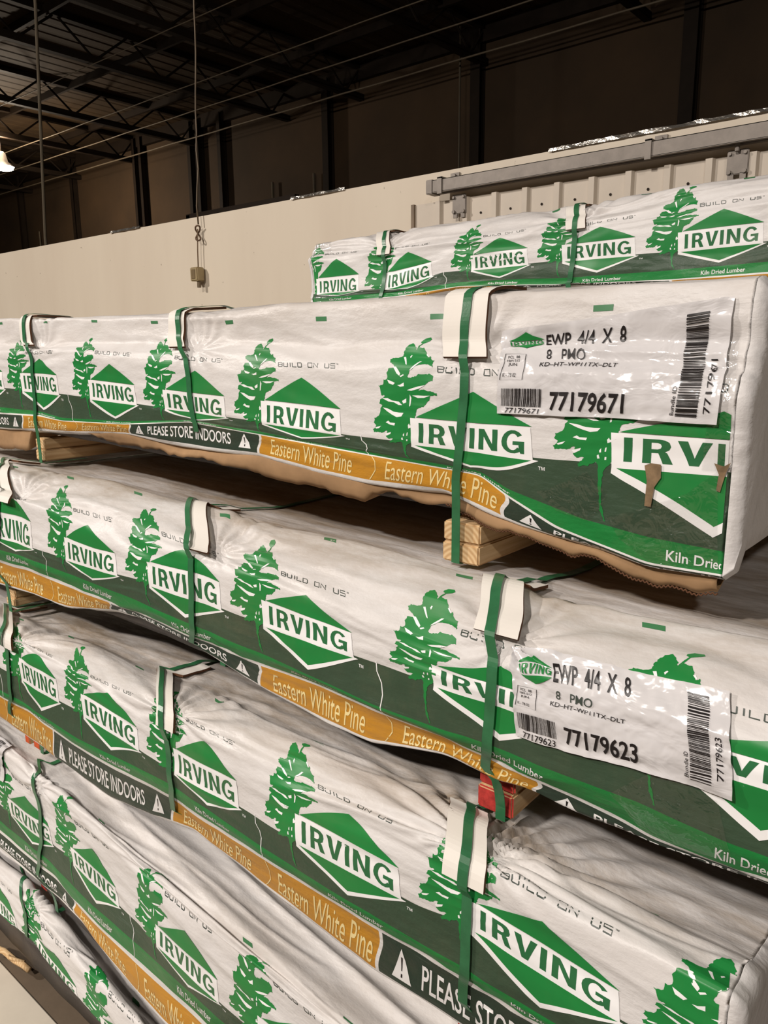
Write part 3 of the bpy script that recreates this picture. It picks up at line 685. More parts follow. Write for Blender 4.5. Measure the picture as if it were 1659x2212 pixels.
class Surf:
    def __init__(s, key, X0, X1, smap, under, straps, back=1.9, seed=1, amp=1.0, fold=0.0, foldslope=.15, groove=None, top=None, ext=0.0):
        D, rows = ROWS[key]; s.key = key; s.X0, s.X1 = X0, X1; s.D = D
        s.ss = np.array([a for a, b in smap]); s.sx = np.array([b for a, b in smap])
        X = np.arange(X0, X1 + .002, .004); s.X = X
        def smooth(a, n=9):
            k = np.hanning(n + 2)[1:-1]; k /= k.sum(); return np.convolve(np.pad(a, n // 2, mode='edge'), k, 'valid')
        R = {}
        for v, dy, pts in rows:
            px = np.array([p[0] for p in pts]); pz = np.array([p[1] for p in pts])
            z = np.interp(X, px, pz) + ext * np.clip(X - px[-1], 0, None); R[v] = (D + dy + 0 * X, smooth(z))
        vs = sorted(R)
        ub = np.interp(X, [p[0] for p in under], [p[1] for p in under]); s.under = ub
        ztop = R[vs[-1]][1]; dtop = R[vs[-1]][0]; vt = vs[-1]
        zflat = smooth(np.full_like(X, ztop.mean() + .003), 9) if top is None else np.interp(X, [p[0] for p in top], [p[1] for p in top])
        R[vt + .035] = (dtop + .035, .5 * ztop + .5 * zflat); R[vt + .10] = (dtop + .10, .3 * ztop + .7 * zflat)
        R[vt + .25] = (dtop + .25, zflat); R[vt + back] = (D + back + 0 * X, zflat)
        zb = R[vs[0]][1]; yb = R[vs[0]][0]
        R[-.155] = (yb + .012, np.minimum(zb - .002, np.maximum(zb - .006, ub)))
        R[-.168] = (yb + .018, ub + 0 * zb); R[-.20] = (yb + .06, ub + 0 * zb); R[-.50] = (yb + .36, ub); R[-.20 - back] = (D + back + 0 * X, ub)
        kv = np.array(sorted(R)); KY = np.array([R[k][0] for k in kv]).T; KZ = np.array([R[k][1] for k in kv]).T
        lo = vt + .10
        vg = np.concatenate([np.linspace(-.20 - back, -.5, 12)[:-1], np.linspace(-.5, -.2, 10)[:-1], np.linspace(-.2, -.155, 8)[:-1],
                             np.arange(-.155, vt + .13, .004), np.linspace(vt + .135, vt + .45, 22), np.linspace(vt + .47, vt + back, 16)])
        s.v = vg
        # monotone-ish cubic (pchip) along v, vectorised over X
        h = np.diff(kv)
        def pchip(K):
            d = np.diff(K, axis=1) / h
            m = np.zeros_like(K)
            a, b2 = d[:, :-1], d[:, 1:]
            w1 = 2 * h[1:] + h[:-1]; w2 = h[1:] + 2 * h[:-1]
            ok = a * b2 > 0
            with np.errstate(divide='ignore', invalid='ignore'):
                mm = (w1 + w2) / (w1 / a + w2 / b2)
            m[:, 1:-1] = np.where(ok, mm, 0); m[:, 0] = d[:, 0]; m[:, -1] = d[:, -1]
            i = np.clip(np.searchsorted(kv, vg) - 1, 0, len(kv) - 2); t = (vg - kv[i]) / h[i]
            h00 = 2 * t**3 - 3 * t**2 + 1; h10 = t**3 - 2 * t**2 + t; h01 = -2 * t**3 + 3 * t**2; h11 = t**3 - t**2
            return h00 * K[:, i] + h10 * h[i] * m[:, i] + h01 * K[:, i + 1] + h11 * h[i] * m[:, i + 1]
        P = np.zeros((len(X), len(vg), 3)); P[:, :, 0] = X[:, None]; P[:, :, 1] = pchip(KY); P[:, :, 2] = pchip(KZ)
        N = s.normals(P); s.P0 = P.copy()
        XX, VV = np.meshgrid(X, vg, indexing='ij')
        # creases: long folds along the bundle + a fine crinkle, stronger towards the straps and along the shoulder
        q = XX * 3.2 + 30; r = VV * 26 + 40
        warp = value_noise(q * 1.1, r * .45, seed + 5) * 2.2
        n1 = value_noise(q, r + warp, seed); n1 = 1 - np.abs(2 * n1 - 1)
        n2 = value_noise(q * 2.3, r * 2.1 + warp * 2, seed + 1); n2 = 1 - np.abs(2 * n2 - 1)
        n3 = value_noise(XX * 26, VV * 60 + 50, seed + 2)
        env = .35 + .65 * np.clip(np.exp(-((VV - .15) / .09)**2), 0, 1) + .35 * np.clip(np.exp(-((VV + .11) / .05)**2), 0, 1)
        disp = (n1 - .5) * .0065 * env + (n2 - .5) * .0030 * env + (n3 - .5) * .0009
        nb = value_noise(XX * 3 + 7, VV * 9 + 20, seed + 8); disp += (nb - .5) * .008
        if fold:
            f = value_noise(XX * 1.1 + 9, (VV + foldslope * XX) * 24 + 60, seed + 3); f = 1 - np.abs(2 * f - 1)
            disp += (f - .5) * fold * np.clip((VV - .03) / .08, 0, 1)
        for st in straps:
            sx, v0 = st[:2]; pa, pr, pf = st[2:] if len(st) > 2 else (.0042, .11, 13)
            dx = XX - sx; dv = VV - v0
            ra = np.sqrt(dx**2 + (dv * 1.2)**2) + 1e-4; an = np.arctan2(dv, dx)
            disp += pa * np.exp(-(ra / pr)**1.3) * np.sin(an * pf + 3 * np.sin(seed + sx * 7)) * np.clip(ra / (.03 if pf < 20 else .075), 0, 1) * np.clip((dv + .05) / .05, 0, 1)
            disp -= .0050 * np.exp(-(dx / .045)**2) * np.exp(-((VV - .08) / .2)**2)
        if groove is not None:
            gv, ga, gw = groove
            vv = VV - gv - .012 * np.sin(XX * 5 + seed)
            disp += ga * (np.exp(-((vv + gw) / gw)**2) - np.exp(-((vv - gw * .3) / gw)**2)) * (.6 + .4 * np.sin(XX * 3 + 1))
        disp *= amp
        fade = np.clip((VV + .21) / .05, 0, 1) * np.clip((vt + .4 - VV) / .15, 0, 1)
        P = P + N * (disp * fade)[:, :, None]
        s.P = P; s.N = s.normals(P)
        s.lean = np.clip(pchip(KY).mean(0) - D, 0, .12) / D
    def normals(s, P):
        a = np.gradient(P, axis=0); b = np.gradient(P, axis=1); n = np.cross(a, b)
        # face towards -Y on the front: X x V(up) = -Y
        return n / (np.linalg.norm(n, axis=2, keepdims=True) + 1e-12)
    def s2x(s, q):
        ss, sx = s.ss, s.sx
        r = np.interp(q, ss, sx); r = np.where(q < ss[0], sx[0] + (q - ss[0]), r); return np.where(q > ss[-1], sx[-1] + (q - ss[-1]), r)
    def x2s(s, x):
        ss, sx = s.ss, s.sx
        r = np.interp(x, sx, ss); r = np.where(x < sx[0], ss[0] + (x - sx[0]), r); return np.where(x > sx[-1], ss[-1] + (x - sx[-1]), r)
    def at(s, x, v, off=0.0):
        x = np.asarray(x, float); v = np.asarray(v, float)
        fi = np.clip((x - s.X[0]) / .004, 0, len(s.X) - 1.001); i = fi.astype(int); t = (fi - i)[..., None]
        j = np.clip(np.searchsorted(s.v, v, 'right') - 1, 0, len(s.v) - 2); u = np.clip((v - s.v[j]) / (s.v[j + 1] - s.v[j]), 0, 1)[..., None]
        def bl(A): return (A[i, j] * (1 - t) + A[i + 1, j] * t) * (1 - u) + (A[i, j + 1] * (1 - t) + A[i + 1, j + 1] * t) * u
        return bl(s.P) + bl(s.N) * np.asarray(off)[..., None] if np.ndim(off) else bl(s.P) + bl(s.N) * off
    def nrm(s, x, v):
        i = int(np.clip((x - s.X[0]) / .004, 0, len(s.X) - 1)); j = int(np.clip(np.searchsorted(s.v, v), 0, len(s.v) - 1))
        return s.N[i, j]
    def fx(s, v):
        # the sheet is drawn out a little where it leans back over the shoulder
        return 1 + np.interp(v, s.v, np.where((s.v > -.16) & (s.v < .22), s.lean, np.interp(.2, s.v, s.lean) * (s.v > 0)))
    def profile(s, xf, v0, v1, hw, k, step=.005):
        """a taut line over the section: resampled by length, smoothed; rows of (v, y, z, ny, nz)"""
        v = np.linspace(v0, v1, 260); x = np.array([xf(q) for q in v]) * s.fx(v)
        p = sum(s.at(x + d, v) for d in (-hw, -hw / 2, 0, hw / 2, hw)) / 5
        ln = np.concatenate([[0], np.cumsum(np.hypot(np.diff(p[:, 1]), np.diff(p[:, 2])))]); t = np.linspace(0, ln[-1], max(8, int(ln[-1] / step)))
        q = [np.interp(t, ln, a) for a in (v, p[:, 1], p[:, 2], x)]
        w_ = np.hanning(k + 2)[1:-1]; w_ /= w_.sum()
        def sm(a):
            e = k // 2; l = 2 * a[0] - a[1:e + 1][::-1]; r = 2 * a[-1] - a[-e - 1:-1][::-1]
            return np.convolve(np.concatenate([l, a, r]), w_, 'valid')
        y, z = sm(q[1]), sm(q[2]); ty, tz = np.gradient(y), np.gradient(z); L = np.hypot(ty, tz) + 1e-9
        return q[0], q[3], y, z, -tz / L, ty / L
    def v_of_z(s, x, z):
        i = int(np.clip((x - s.X[0]) / .004, 0, len(s.X) - 1)); m = (s.v > -.13) & (s.v < .2)
        zd = 1.62 + (s.P[i, m, 2] - 1.62) * s.D / s.P[i, m, 1]
        zz = np.maximum.accumulate(zd); return float(np.interp(z, zz, s.v[m]))

def wrap_object(su, root, mat, name='wrap', cap=(True, True)):
    o0 = np.array(root.location)
    nx, nv = su.P.shape[:2]
    V = su.P.reshape(-1, 3) - o0
    idx = np.arange(nx * nv).reshape(nx, nv)
    q = np.stack([idx[:-1, :-1], idx[1:, :-1], idx[1:, 1:], idx[:-1, 1:]], -1).reshape(-1, 4)
    F = [tuple(f) for f in q.tolist()]; MI = [0] * len(F)
    uvS = su.x2s((su.X[:, None] / su.fx(su.v)[None, :]).ravel()); uvV = np.tile(su.v, nx)
    # back closing
    for i in range(nx - 1): F.append((int(idx[i, -1]), int(idx[i + 1, -1]), int(idx[i + 1, 0]), int(idx[i, 0]))); MI.append(0)
    verts = [V]; base = len(V); extra_uv = []
    for side, ix in ((0, 0), (1, nx - 1)):
        r0 = V[idx[ix]].copy(); r0[:, 0] += .0008 * (-1 if side == 0 else 1); ring = V[idx[ix]]; c = ring.mean(0); sg = -1 if side == 0 else 1
        c[2] = (ring[:, 2].min() + ring[:, 2].max()) / 2
        dirv = c - ring; dirv[:, 1] = np.clip(dirv[:, 1], -.05, .05); dirv[:, 0] = 0
        r1 = ring + dirv * .06 + np.array([sg * .012, 0, 0]); r2 = ring + dirv * .22 + np.array([sg * .016, 0, 0])
        rng = np.random.RandomState(ix + 3)
        for k, r in enumerate((r0, r1, r2)):
            verts.append(r); extra_uv.append(len(r))
        a = [int(t) for t in idx[ix]]; b = list(range(base, base + nv)); d = list(range(base + nv, base + 2 * nv)); e_ = list(range(base + 2 * nv, base + 3 * nv)); base += 3 * nv
        for k in range(nv):
            k2 = (k + 1) % nv
            fa = (a[k], a[k2], b[k2], b[k]); fb = (b[k], b[k2], d[k2], d[k]); fc = (d[k], d[k2], e_[k2], e_[k])
            if side == 1: F += [fa, fb, fc]
            else: F += [fa[::-1], fb[::-1], fc[::-1]]
            MI += [0, 0, 0]
        F.append(tuple(e_) if side == 1 else tuple(e_[::-1])); MI.append(0)
    VV = np.concatenate(verts); US = np.concatenate([uvS, np.zeros(sum(extra_uv))]); UV = np.concatenate([uvV, np.full(sum(extra_uv), .01)])
    # artwork
    va = [VV]; n0 = len(VV)
    lo, hi = su.x2s(su.X0 + .004), su.x2s(su.X1 - .004)
    for k in range(int(math.floor(lo / PANEL)) - 1, int(math.floor(hi / PANEL)) + 1):
        sh = k * PANEL; xs = su.s2x(ART_V[:, 0] + sh) * su.fx(ART_V[:, 1])
        keepv = (xs > su.X0 + .004) & (xs < su.X1 - .003)
        pts = su.at(xs, ART_V[:, 1], .00022 + .00022 * ART_V[:, 2]) - o0
        va.append(pts); US = np.concatenate([US, ART_V[:, 0]]); UV = np.concatenate([UV, np.full(len(ART_V), .01)])
        for f, mi in zip(ART_F, ART_M):
            if all(keepv[j] for j in f): F.append(tuple(j + n0 for j in f)); MI.append(mi)
        n0 += len(ART_V)
    VV = np.concatenate(va)
    mats = [mat, M['green'], M['letter'], M['white'], M['text'], M['dash'], M['cream'], M['black']]
    me = mesh_from(name, VV, F, mats, MI, True)
    ul = me.uv_layers.new(name='print'); li = np.empty(len(me.loops), dtype=np.int32); me.loops.foreach_get('vertex_index', li)
    uv = np.stack([US[li], UV[li]], 1).astype(np.float32); ul.data.foreach_set('uv', uv.ravel())
    return link(name, me, root)

def strap_object(su, root, xt, xb, vtop=.75, vend=-.11, end=None, width=.0145, lift=None):
    """green band over the shoulder, down the face and round the spacer below"""
    o0 = Vector(root.location); P = []; N = []
    xf = lambda v: xt + (xb - xt) * min(1, max(0, (.2 - v) / (.2 - vend)))
    va, vb, fl_ = lift if lift else (9, 10, 0)
    for v, x, y, z, ny, nz in list(zip(*su.profile(xf, vend, vtop, .012, 7)))[::-1]:
        g = (v - va) / (vb - va)
        card = float(np.clip((v - va + .02) / .02, 0, 1) * np.clip((vb + .035 - v) / .03, 0, 1))
        off = .0032 + (fl_ * max(0, 1 - max(g, 0) * 2.2)**2 + .0080) * card
        c = Vector((x, y + ny * off, z + nz * off)) - o0; h = Vector((width / 2, 0, 0))
        P.append((c - h, c + h)); N.append(Vector((0, ny, nz)))
    if end is not None:
        ye, ze = end
        lp = P[-1]; y0 = lp[0].y + o0.y; z0 = lp[0].z + o0.z
        for f in (.25, .5, .75, 1.0):
            y = y0 + (ye - .003 - y0) * min(1, f * 1.6); z = z0 + (ze - z0) * f
            P.append((Vector((xb - width / 2, y, z)) - o0, Vector((xb + width / 2, y, z)) - o0)); N.append(Vector((0, -1, 0)))
        P.append((Vector((xb - width / 2, ye + .004, ze - .0012)) - o0, Vector((xb + width / 2, ye + .004, ze - .0012)) - o0)); N.append(Vector((0, -.7, -.7)))
        P.append((Vector((xb - width / 2, ye + .12, ze - .0012)) - o0, Vector((xb + width / 2, ye + .12, ze - .0012)) - o0)); N.append(Vector((0, 0, -1)))
    b = BM(); b.strip(P, N, 0, .0009); return b.build('strap', M['strap'], root)

def protector_object(su, root, xc, wd, va, vb, th=.0045, flare=.0, wob=0.0):
    o0 = Vector(root.location); P = []; N = []
    for v, x, y, z, ny, nz in zip(*su.profile(lambda v: xc + wob * math.sin((v - va) / (vb - va) * 5), va, vb, wd / 2, 9)):
        f = (v - va) / (vb - va); off = .0045 + flare * max(0, 1 - f * 2.2)**2
        c = Vector((x, y + ny * off, z + nz * off)) - o0; h = Vector((wd / 2, 0, 0))
        P.append((c - h, c + h)); N.append(Vector((0, ny, nz)))
    b = BM(); b.strip(P, N, 0, th, 0, 1); return b.build('edge_protector', [M['card_white'], M['card_edge']], root)

def spacer(name, x, wd, y0, y1, z0, z1, label, paint=None, group='wooden spacers between the bundles'):
    og = (x, y0, z0); b = BM()
    b.box((x - wd / 2, y0, z0), (x + wd / 2, y1, z1), 0, 1 if paint else None, bevel=.0025)
    o = b.build(name, [M['pine'], M[paint] if paint else M['pine']], origin=og)
    return tag(o, label, 'wood spacer', group)

# ------------------------------------------------------------------ barcode labels
def label_art(number, faint):
    fl = Flat(); blank = not number; rng = random.Random(int(number or 7)); K, G, W_ = 1, 2, 3
    # in label units: width 1 x height 1 (mapped to the label's quad)
    def rh(x, y, w, h):
        fl.poly([(x, y + h * .66), (x + w / 2, y + h), (x + w, y + h * .66)], 1, G); fl.poly([(x, y + h * .34), (x + w / 2, y), (x + w, y + h * .34)], 1, G)
        irving(fl, x + w * .03, y + h * .38, w * .94, h * .24, 1, G, 0)
    rh(.045, .735, .175, .235)
    if blank:
        y = .06
        while y < .93:
            h_ = rng.choice((.005, .005, .010, .015)); fl.rect(.835, y, .92, y + h_, 1, K); y += h_ + rng.choice((.0055, .0055, .011))
        return fl.cut(.02)
    fl.text('EWP  4/4  X  8', .228, .79, .365, .14, 1, K, .014)
    fl.text('8   PMO', .235, .595, .185, .115, 1, K if not faint else 4, .002, .15)
    fl.text('KD–HT–WP11TX–DLT', .205, .475, .36, .065, 1, K, .002, .12)
    fl.line([(.03, .655), (.135, .655), (.125, .345), (.012, .345), (.03, .655)], .003, 1, K)
    fl.text('PCL  88', .045, .595, .06, .035, 1, K); fl.text('FBM 512', .04, .545, .065, .035, 1, K); fl.text('JUN', .045, .475, .045, .05, 1, K, .006)
    fl.text('K - 78 02', .025, .37, .065, .035, 1, K)
    x = .02
    while x < .225:
        w_ = rng.choice((.0022, .0022, .0044, .006)); fl.rect(x, .085, x + w_, .265, 1, K); x += w_ + rng.choice((.0024, .0024, .0045))
    fl.text(number, .045, .012, .175, .055, 1, K, .004)
    fl.text(number, .27, .06, .345, .185, 1, K, .02)
    y = .06
    while y < .93:
        h_ = rng.choice((.005, .005, .010, .015)); fl.rect(.835, y, .92, y + h_, 1, K); y += h_ + rng.choice((.0055, .0055, .011))
    fl.text(number, .968, .10, .50, .026, 1, K, .008, 0, True)
    fl.text('Bundle ID', .828, .07, .24, .017, 1, K, 0, 0, True)
    return fl.cut(.02)

def label_object(su, root, quad, number, faint, seed, lab):
    """quad = corners (X, v): TL, TR, BR, BL"""
    o0 = np.array(root.location); TL, TR, BR, BL = [np.array(p) for p in quad]
    def m(a, b):
        a = np.asarray(a)[..., None]; b = np.asarray(b)[..., None]
        return (BL * (1 - a) + BR * a) * (1 - b) + (TL * (1 - a) + TR * a) * b
    na, nb = 150, 70
    A, B_ = np.meshgrid(np.linspace(0, 1, na), np.linspace(0, 1, nb), indexing='ij')
    def off(a, b):
        n1 = value_noise(a * 9 + 3, b * 4 + 3 + a * 2, seed); n1 = 1 - np.abs(2 * n1 - 1)
        e = np.minimum(np.minimum(a, 1 - a) * 3, np.minimum(b, 1 - b))
        lift = .003 * np.exp(-(e / .04)**2) * value_noise(a * 14, b * 9, seed + 4)
        return .0022 + .0022 * n1 + lift + .0012 * value_noise(a * 30, b * 14, seed + 2)
    q = m(A, B_); q[..., 0] *= su.fx(q[..., 1]); pts = su.at(q[..., 0], q[..., 1], off(A, B_)) - o0
    V = [pts.reshape(-1, 3)]; idx = np.arange(na * nb).reshape(na, nb)
    F = [tuple(f) for f in np.stack([idx[:-1, :-1], idx[1:, :-1], idx[1:, 1:], idx[:-1, 1:]], -1).reshape(-1, 4).tolist()]; MI = [0] * len(F)
    av, af, am = label_art(number, faint)
    q = m(av[:, 0], av[:, 1]); q[:, 0] *= su.fx(q[:, 1]); pa = su.at(q[:, 0], q[:, 1], off(av[:, 0], av[:, 1]) + .0008 + .0003 * av[:, 2]) - o0
    V.append(pa); F += [tuple(j + na * nb for j in f) for f in af]; MI += am
    me = mesh_from('barcode_label', np.concatenate(V), F, [M['label'], M['black'], M['green'], M['white'], M['text']], MI, True)
    o = link('barcode_label', me, root); o['label'] = lab
    return o

# ------------------------------------------------------------------ the bundles
def bundle(key, su, label, mat, zbase):
    cx = (su.X0 + su.X1) / 2
    t = thing('lumber_bundle', (cx, su.D, zbase), label, 'lumber bundle', 'stacked bundles of wrapped lumber')
    wrap_object(su, t, M[mat]); return t

s2 = Surf('b2', -2.75, -.252, [(-1.14, -1.946), (-.805, -1.619), (-.51, -1.335), (-.22, -1.037), (.115, -.699), (.41, -.382), (.492, -.270)],
          [(-2.75, 1.43), (-1.9, 1.417), (-.62, 1.379), (-.25, 1.368)], [(-1.89, .13), (-1.257, .13), (-.62, .13)], seed=11, amp=.9, groove=(.118, .0035, .018))
t2 = bundle('b2', s2, 'wrapped lumber bundle with torn cardboard underneath and label 77179671', 'wrap', 1.38)
for xt, xb, end in ((-1.893, -1.905, (.925, 1.345)), (-1.276, -1.250, None), (-.612, -.634, (.925, 1.304))):
    strap_object(s2, t2, xt, xb, end=end, lift=(.122, .31, .004))
for xc, wd in ((-1.893, .054), (-1.285, .052), (-.616, .074)): protector_object(s2, t2, xc, wd, .122, .31, flare=.004)
vz = s2.v_of_z
label_object(s2, t2, [(-.558, vz(-.558, 1.642)), (-.264, vz(-.264, 1.672)), (-.272, vz(-.272, 1.533)), (-.563, vz(-.563, 1.531))], '77179671', False, 5, 'white glossy barcode label reading 77179671')

s3 = Surf('b3', -2.5, .02, [(-.805, -1.448), (-.51, -1.150), (-.22, -.848), (.115, -.528), (.41, -.233)],
          [(-2.5, 1.09), (0, 1.095)], [(-1.69, .11), (-1.01, .11), (-.445, .11)], seed=23, amp=1.25, top=[(-1.9, 1.325), (-.63, 1.275), (0, 1.265)], groove=(.09, .003, .02))
t3 = bundle('b3', s3, 'wrapped lumber bundle directly under the torn cardboard one, label 77179623', 'wrap_dirty', 1.09)
for xt, xb, end in ((-1.70, -1.80, (.765, 1.016)), (-1.032, -1.046, (.80, 1.07)), (-.447, -.462, (.784, 1.0185))):
    strap_object(s3, t3, xt, xb, end=end, lift=(.085 if xt < -.6 else .108, .28, .009))
for xc, wd, va in ((-1.70, .055, .06), (-1.012, .05, .075), (-.445, .062, .112)): protector_object(s3, t3, xc, wd, va, .28, flare=.009, wob=.004)
vz = s3.v_of_z
label_object(s3, t3, [(-.427, vz(-.427, 1.279)), (-.187, vz(-.187, 1.292)), (-.175, vz(-.175, 1.187)), (-.419, vz(-.419, 1.172))], '77179623', True, 8, 'white barcode label reading 77179623')

s4 = Surf('b4', -2.55, -.15, [(-.805, -1.603), (-.51, -1.337), (-.22, -1.038), (.115, -.733), (.41, -.431)],
          [(-2.5, .765), (0, .75)], [(-1.62, .10), (-1.06, .10, .0045, .13, 17), (-.455, .13, .0085, .16, 24)], seed=37, amp=1.15, top=[(-1.85, .978), (-.8, 1.0), (-.52, .985), (-.3, .972)], fold=.002, foldslope=.05)
t4 = bundle('b4', s4, 'wrapped lumber bundle third from the bottom, red spacer ends standing on it', 'wrap_dirty', .75)
for xt, xb, end in ((-1.652, -1.672, (.745, .70)), (-1.070, -1.062, (.76, .745)), (-.447, -.452, (.745, .665))):
    strap_object(s4, t4, xt, xb, end=end, lift=(.07, .29 if xt < -.6 else .190, .004))
for xc, wd, va, vb in ((-1.642, .05, .06, .29), (-1.06, .05, .07, .29), (-.45, .06, .075, .202)): protector_object(s4, t4, xc, wd, va, vb, flare=.004)

s5 = Surf('b5', -2.6, -.2, [(-.51, -1.775), (-.22, -1.474), (.115, -1.161), (.41, -.86)],
          [(-2.6, .330), (-1.8, .325), (-1.25, .27), (-.2, .21)], [(-1.62, .13)], seed=51, amp=1.2, ext=-.05, top=[(-1.75, .675), (-.95, .62), (-.2, .61)], fold=.013, foldslope=.10)
t5 = bundle('b5', s5, 'wrapped lumber bundle second from the floor with long creases along its top', 'wrap', .3)
for xt, xb, end in ((-1.60, -1.665, (.735, .285)),): strap_object(s5, t5, xt, xb, end=end)

s6 = Surf('b6', -2.6, -.2, [(-.22, -2.28), (.115, -1.99), (.41, -1.71), (.70, -1.41)],
          [(-2.6, .062), (-.2, .062)], [(-1.73, .13)], seed=67, amp=1.2, ext=-.06, top=[(-1.9, .255), (-1.75, .24), (-1.33, .185), (-.2, .12)], fold=.014, foldslope=.16)
t6 = bundle('b6', s6, 'lowest wrapped lumber bundle resting just above the concrete floor', 'wrap', .06)
for xt, xb, end in ((-1.76, -1.775, (.80, .02)),): strap_object(s6, t6, xt, xb, end=end)

s1 = Surf('b1', -1.965, .5, [(-.51, -1.933), (-.22, -1.628), (.115, -1.300), (.41, -1.010), (.70, -.695)],
          [(-2, 1.768), (.5, 1.768)], [(-1.64, .13), (-.985, .13)], back=1.0, seed=83, amp=1.9, groove=(.12, .003, .02))
t1 = bundle('b1', s1, 'topmost wrapped lumber bundle set back in front of the ribbed door', 'wrap', 1.77)
for xt, xb, end in ((-1.633, -1.656, (1.985, 1.712)), (-.98, -1.0, (1.985, 1.712))): strap_object(s1, t1, xt, xb, end=end, lift=(.078, .30, .003))
for xc, wd in ((-1.643, .055), (-.985, .056)): protector_object(s1, t1, xc, wd, .078, .30, flare=.003)

label_object(s5, t5, [(-2.02, .19), (-1.735, .19), (-1.795, .075), (-2.06, .075)], '', False, 12, 'white barcode label at the left edge')
label_object(s4, t4, [(-2.02, .16), (-1.765, .16), (-1.80, .05), (-2.03, .05)], '', False, 15, 'white barcode label at the left edge, almost out of the picture')

def patch_object(su, root, poly, off, name, mat, seed=1, step=.006):
    fl = Flat(); fl.poly(poly, 0, 0); V, F, MI = fl.cut(step)
    n = value_noise(V[:, 0] * 60, V[:, 1] * 60, seed)
    p = su.at(V[:, 0] * su.fx(V[:, 1]), V[:, 1], off + .0012 * n) - np.array(root.location)
    return link(name, mesh_from(name, p, F, [mat], MI, True), root)
def tape_material():
    m = NT('clear_film'); c = m.coord()
    tr = m.n('ShaderNodeBsdfTransparent'); gl = m.n('ShaderNodeBsdfGlossy'); gl.inputs['Roughness'].default_value = .12
    nb = m.n('ShaderNodeBump'); nb.inputs['Strength'].default_value = .7; nb.inputs['Distance'].default_value = .01
    m.l(m.noise(34, 3, .55, c, None, .8), nb.inputs['Height']); m.l(nb.outputs[0], gl.inputs['Normal'])
    mx = m.n('ShaderNodeMixShader'); mx.inputs[0].default_value = .12; m.l(tr.outputs[0], mx.inputs[1]); m.l(gl.outputs[0], mx.inputs[2])
    out = [n for n in m.t.nodes if n.type == 'OUTPUT_MATERIAL'][0]; m.l(mx.outputs[0], out.inputs[0])
    return m.m
M['film'] = tape_material()
patch_object(s2, t2, [(-.40, -.05), (-.30, -.02), (-.268, .0), (-.258, -.08), (-.33, -.088), (-.38, -.07)], .0024, 'clear_tape', M['film'], 3)
patch_object(s2, t2, [(-.286, .0), (-.256, .0), (-.256, .17), (-.280, .17)], .0030, 'clear_tape', M['film'], 4)
patch_object(s2, t2, [(-.50, -.045), (-.43, -.01), (-.40, -.03), (-.42, -.06), (-.47, -.062)], .0022, 'clear_tape', M['film'], 6)
patch_object(s3, t3, [(-.30, -.06), (-.25, -.02), (-.19, -.03), (-.17, -.075), (-.26, -.085)], .0024, 'clear_tape', M['film'], 5)
patch_object(s1, t1, [(-1.955, -.09), (-1.86, -.09), (-1.86, -.03), (-1.955, -.02)], .003, 'clear_tape', M['film'], 7)
patch_object(s1, t1, [(-1.955, .10), (-1.87, .10), (-1.87, .17), (-1.955, .16)], .003, 'clear_tape', M['film'], 8)
patch_object(s2, t2, [(-.354, .001), (-.346, .004), (-.334, .003), (-.333, -.010), (-.340, -.018), (-.343, -.034), (-.351, -.034), (-.350, -.014)], .0022, 'torn_patch', M['card_torn'], 9)['label'] = 'brown torn scrap on the print'
patch_object(s2, t2, [(-.273, .009), (-.262, .006), (-.2545, .011), (-.259, -.002), (-.2635, -.017), (-.268, -.016), (-.2665, -.003)], .0022, 'torn_patch', M['card_torn'], 10)['label'] = 'brown torn scrap at the right edge'

# cardboard sheet under the second bundle, its torn lip hanging below the wrap
def cardboard():
    o0 = Vector(t2.location); rng = np.random.RandomState(9)
    px = np.array([-2.74, -2.107, -1.985, -1.955, -1.772, -1.598, -1.31, -1.087, -.885, -.825, -.808, -.76, -.687, -.647, -.601, -.507, -.373, -.29, -.256])
    pz = np.array([1.368, 1.360, 1.372, 1.440, 1.438, 1.417, 1.411, 1.394, 1.380, 1.373, 1.388, 1.389, 1.386, 1.384, 1.373, 1.356, 1.335, 1.322, 1.33])
    X = np.arange(-2.74, -.258, .006); lo = np.interp(X, px, pz) + (value_noise(X * 60, X * 0 + 3, 3) - .5) * .006 + (value_noise(X * 17, X * 0 + 9, 4) - .5) * .010
    b = BM(); cols = []; vs = []
    nr = 9
    for x, zl in zip(X, lo):
        i = int(np.clip((x - s2.X[0]) / .004, 0, len(s2.X) - 1)); hem = s2.at(x, -.135)
        zt = max(hem[2] + .004, zl + .003); un = s2.under[i] - .004
        yf = hem[1] + .006
        col = []
        for k in range(5):
            f = k / 4; z = zt + (zl - zt) * f
            y = yf + .004 * math.sin(x * 9 + f * 3) + .010 * math.sin(f * math.pi) * (value_noise(np.array([x * 12]), np.array([f * 3.]), 6)[0] - .3) * -1
            col.append((x, y, z))
        col.append((x, yf + .006, zl + .001)); col.append((x, yf + .05, min(un, zl + .02) if zl < un else un)); col.append((x, yf + .12, un)); col.append((x, 2.6, un))
        vs += [Vector(c) - o0 for c in col]
    n = len(X); fs = []; mi = []
    for i in range(n - 1):
        for k in range(nr - 1): fs.append((i * nr + k, (i + 1) * nr + k, (i + 1) * nr + k + 1, i * nr + k + 1))
    b.add(vs, fs)
    o = b.build('cardboard_sheet', M['card_brown'], t2, True)
    sm = o.modifiers.new('thick', 'SOLIDIFY'); sm.thickness = .003; sm.offset = 1
    # fluted torn edge along the right stretch
    b = BM(); pts = []
    for i in range(360):
        x = -.66 + .40 * i / 359; z = float(np.interp(x, X, lo)); hy = s2.at(x, -.135)[1]
        pts.append(Vector((x, hy + .003, z - .0012 + .0013 * math.sin(i * 1.3))) - o0)
    b.tube(pts, .0011, 5); b.build('fluted_edge', M['card_edge'], o, True)
cardboard()

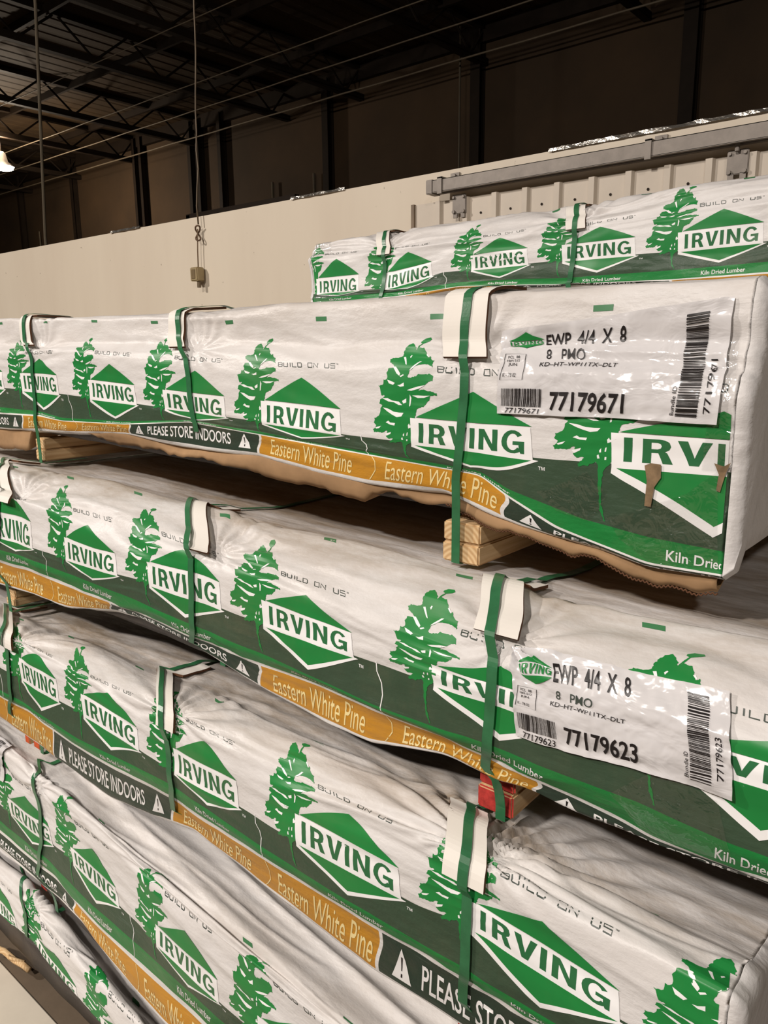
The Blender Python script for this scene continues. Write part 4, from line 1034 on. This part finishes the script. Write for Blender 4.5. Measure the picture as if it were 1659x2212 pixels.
# spacers (pairs of blocks) between the bundles
def pair(x, wd, y0, z0, z1, lab_top, lab_bot, paint=None, y1=2.5, dx=.0, paint_low=None):
    zm = (z0 + z1) / 2
    spacer('wood_spacer', x + dx, wd, y0 + .004, y1, zm + .0004, z1, lab_top, paint)
    spacer('wood_spacer', x, wd, y0, y1, z0, zm - .0004, lab_bot, paint_low or paint)
pair(-.630, .066, .928, 1.303, 1.364, 'raw pine spacer with visible end rings, upper of the right pair under the torn cardboard', 'raw pine spacer, lower of the right pair under the torn cardboard', dx=-.001)
pair(-1.925, .048, .932, 1.348, 1.404, 'pale wood spacer, upper of the left pair under the torn cardboard', 'pale wood spacer, lower of the left pair under the torn cardboard', dx=-.004)
spacer('wood_spacer', -1.255, .06, 1.25, 2.5, 1.322, 1.392, 'pale wood spacer tucked under the cardboard at the middle strap')
pair(-.475, .054, .787, 1.020, 1.086, 'red-ended wood spacer, upper of the pair on the third bundle from the bottom', 'red-ended wood spacer, lower of the pair on the third bundle from the bottom', 'red')
pair(-1.852, .042, .785, 1.014, 1.055, 'plain wood spacer at the left edge, upper of its pair', 'plain wood spacer at the left edge, lower of its pair')
spacer('wood_spacer', -1.765, .022, .75, 2.4, .69, .745, 'narrow orange-ended spacer, left one of the side-by-side pair', 'orange_paint')
spacer('wood_spacer', -1.722, .03, .752, 2.4, .69, .747, 'wider orange-ended spacer, right one of the side-by-side pair', 'orange_paint')
pair(-.49, .05, .765, .655, .735, 'red-ended spacer just showing at the bottom edge, upper of its pair', 'red-ended spacer at the bottom edge, lower of its pair', 'red')
spacer('wood_spacer', -1.79, .032, .76, 2.4, .266, .300, 'red-ended spacer low on the left, on top of the lowest bundle', 'red')
spacer('wood_spacer', -1.70, .06, .80, 2.4, 0, .06, 'dark wood spacer on the concrete under the lowest bundle')
for x in (-1.648, -.99):
    spacer('wood_spacer', x, .06, 1.99, 2.95, 1.712, 1.752, 'wood spacer tucked under the topmost bundle at its %s strap' % ('left' if x < -1.2 else 'right'))
# splintered stick on the floor
b = BM(); rng = random.Random(2); pts = []
b.tube([(-1.985, .70, .022), (-1.95, .705, .03), (-1.90, .71, .026), (-1.862, .715, .030), (-1.84, .72, .024)], .008, 7)
b.tube([(-1.95, .71, .02), (-1.91, .70, .036), (-1.865, .72, .034)], .005, 6)
tag(b.build('wood_scrap', M['pine'], None, True, (-1.93, .70, .01)), 'splintered pale wood scrap lying under the lowest bundle', 'wood scrap')

b = BM(); b.box((-2.7, -.1, 0.0005), (-1.3, .692, .006), bevel=.002)  # added pale sheet: paints the lit floor beyond the shaded strip
tag(b.build('lit_floor_sheet', plain('lit_floor_tone', srgb(206, 196, 180), .7, 0, .3, .08, 5, .2, 60), origin=(-1.5, -.2, .0005)), 'pale sheet standing in for lit floor in front of the stack, bottom left corner', 'sheet')
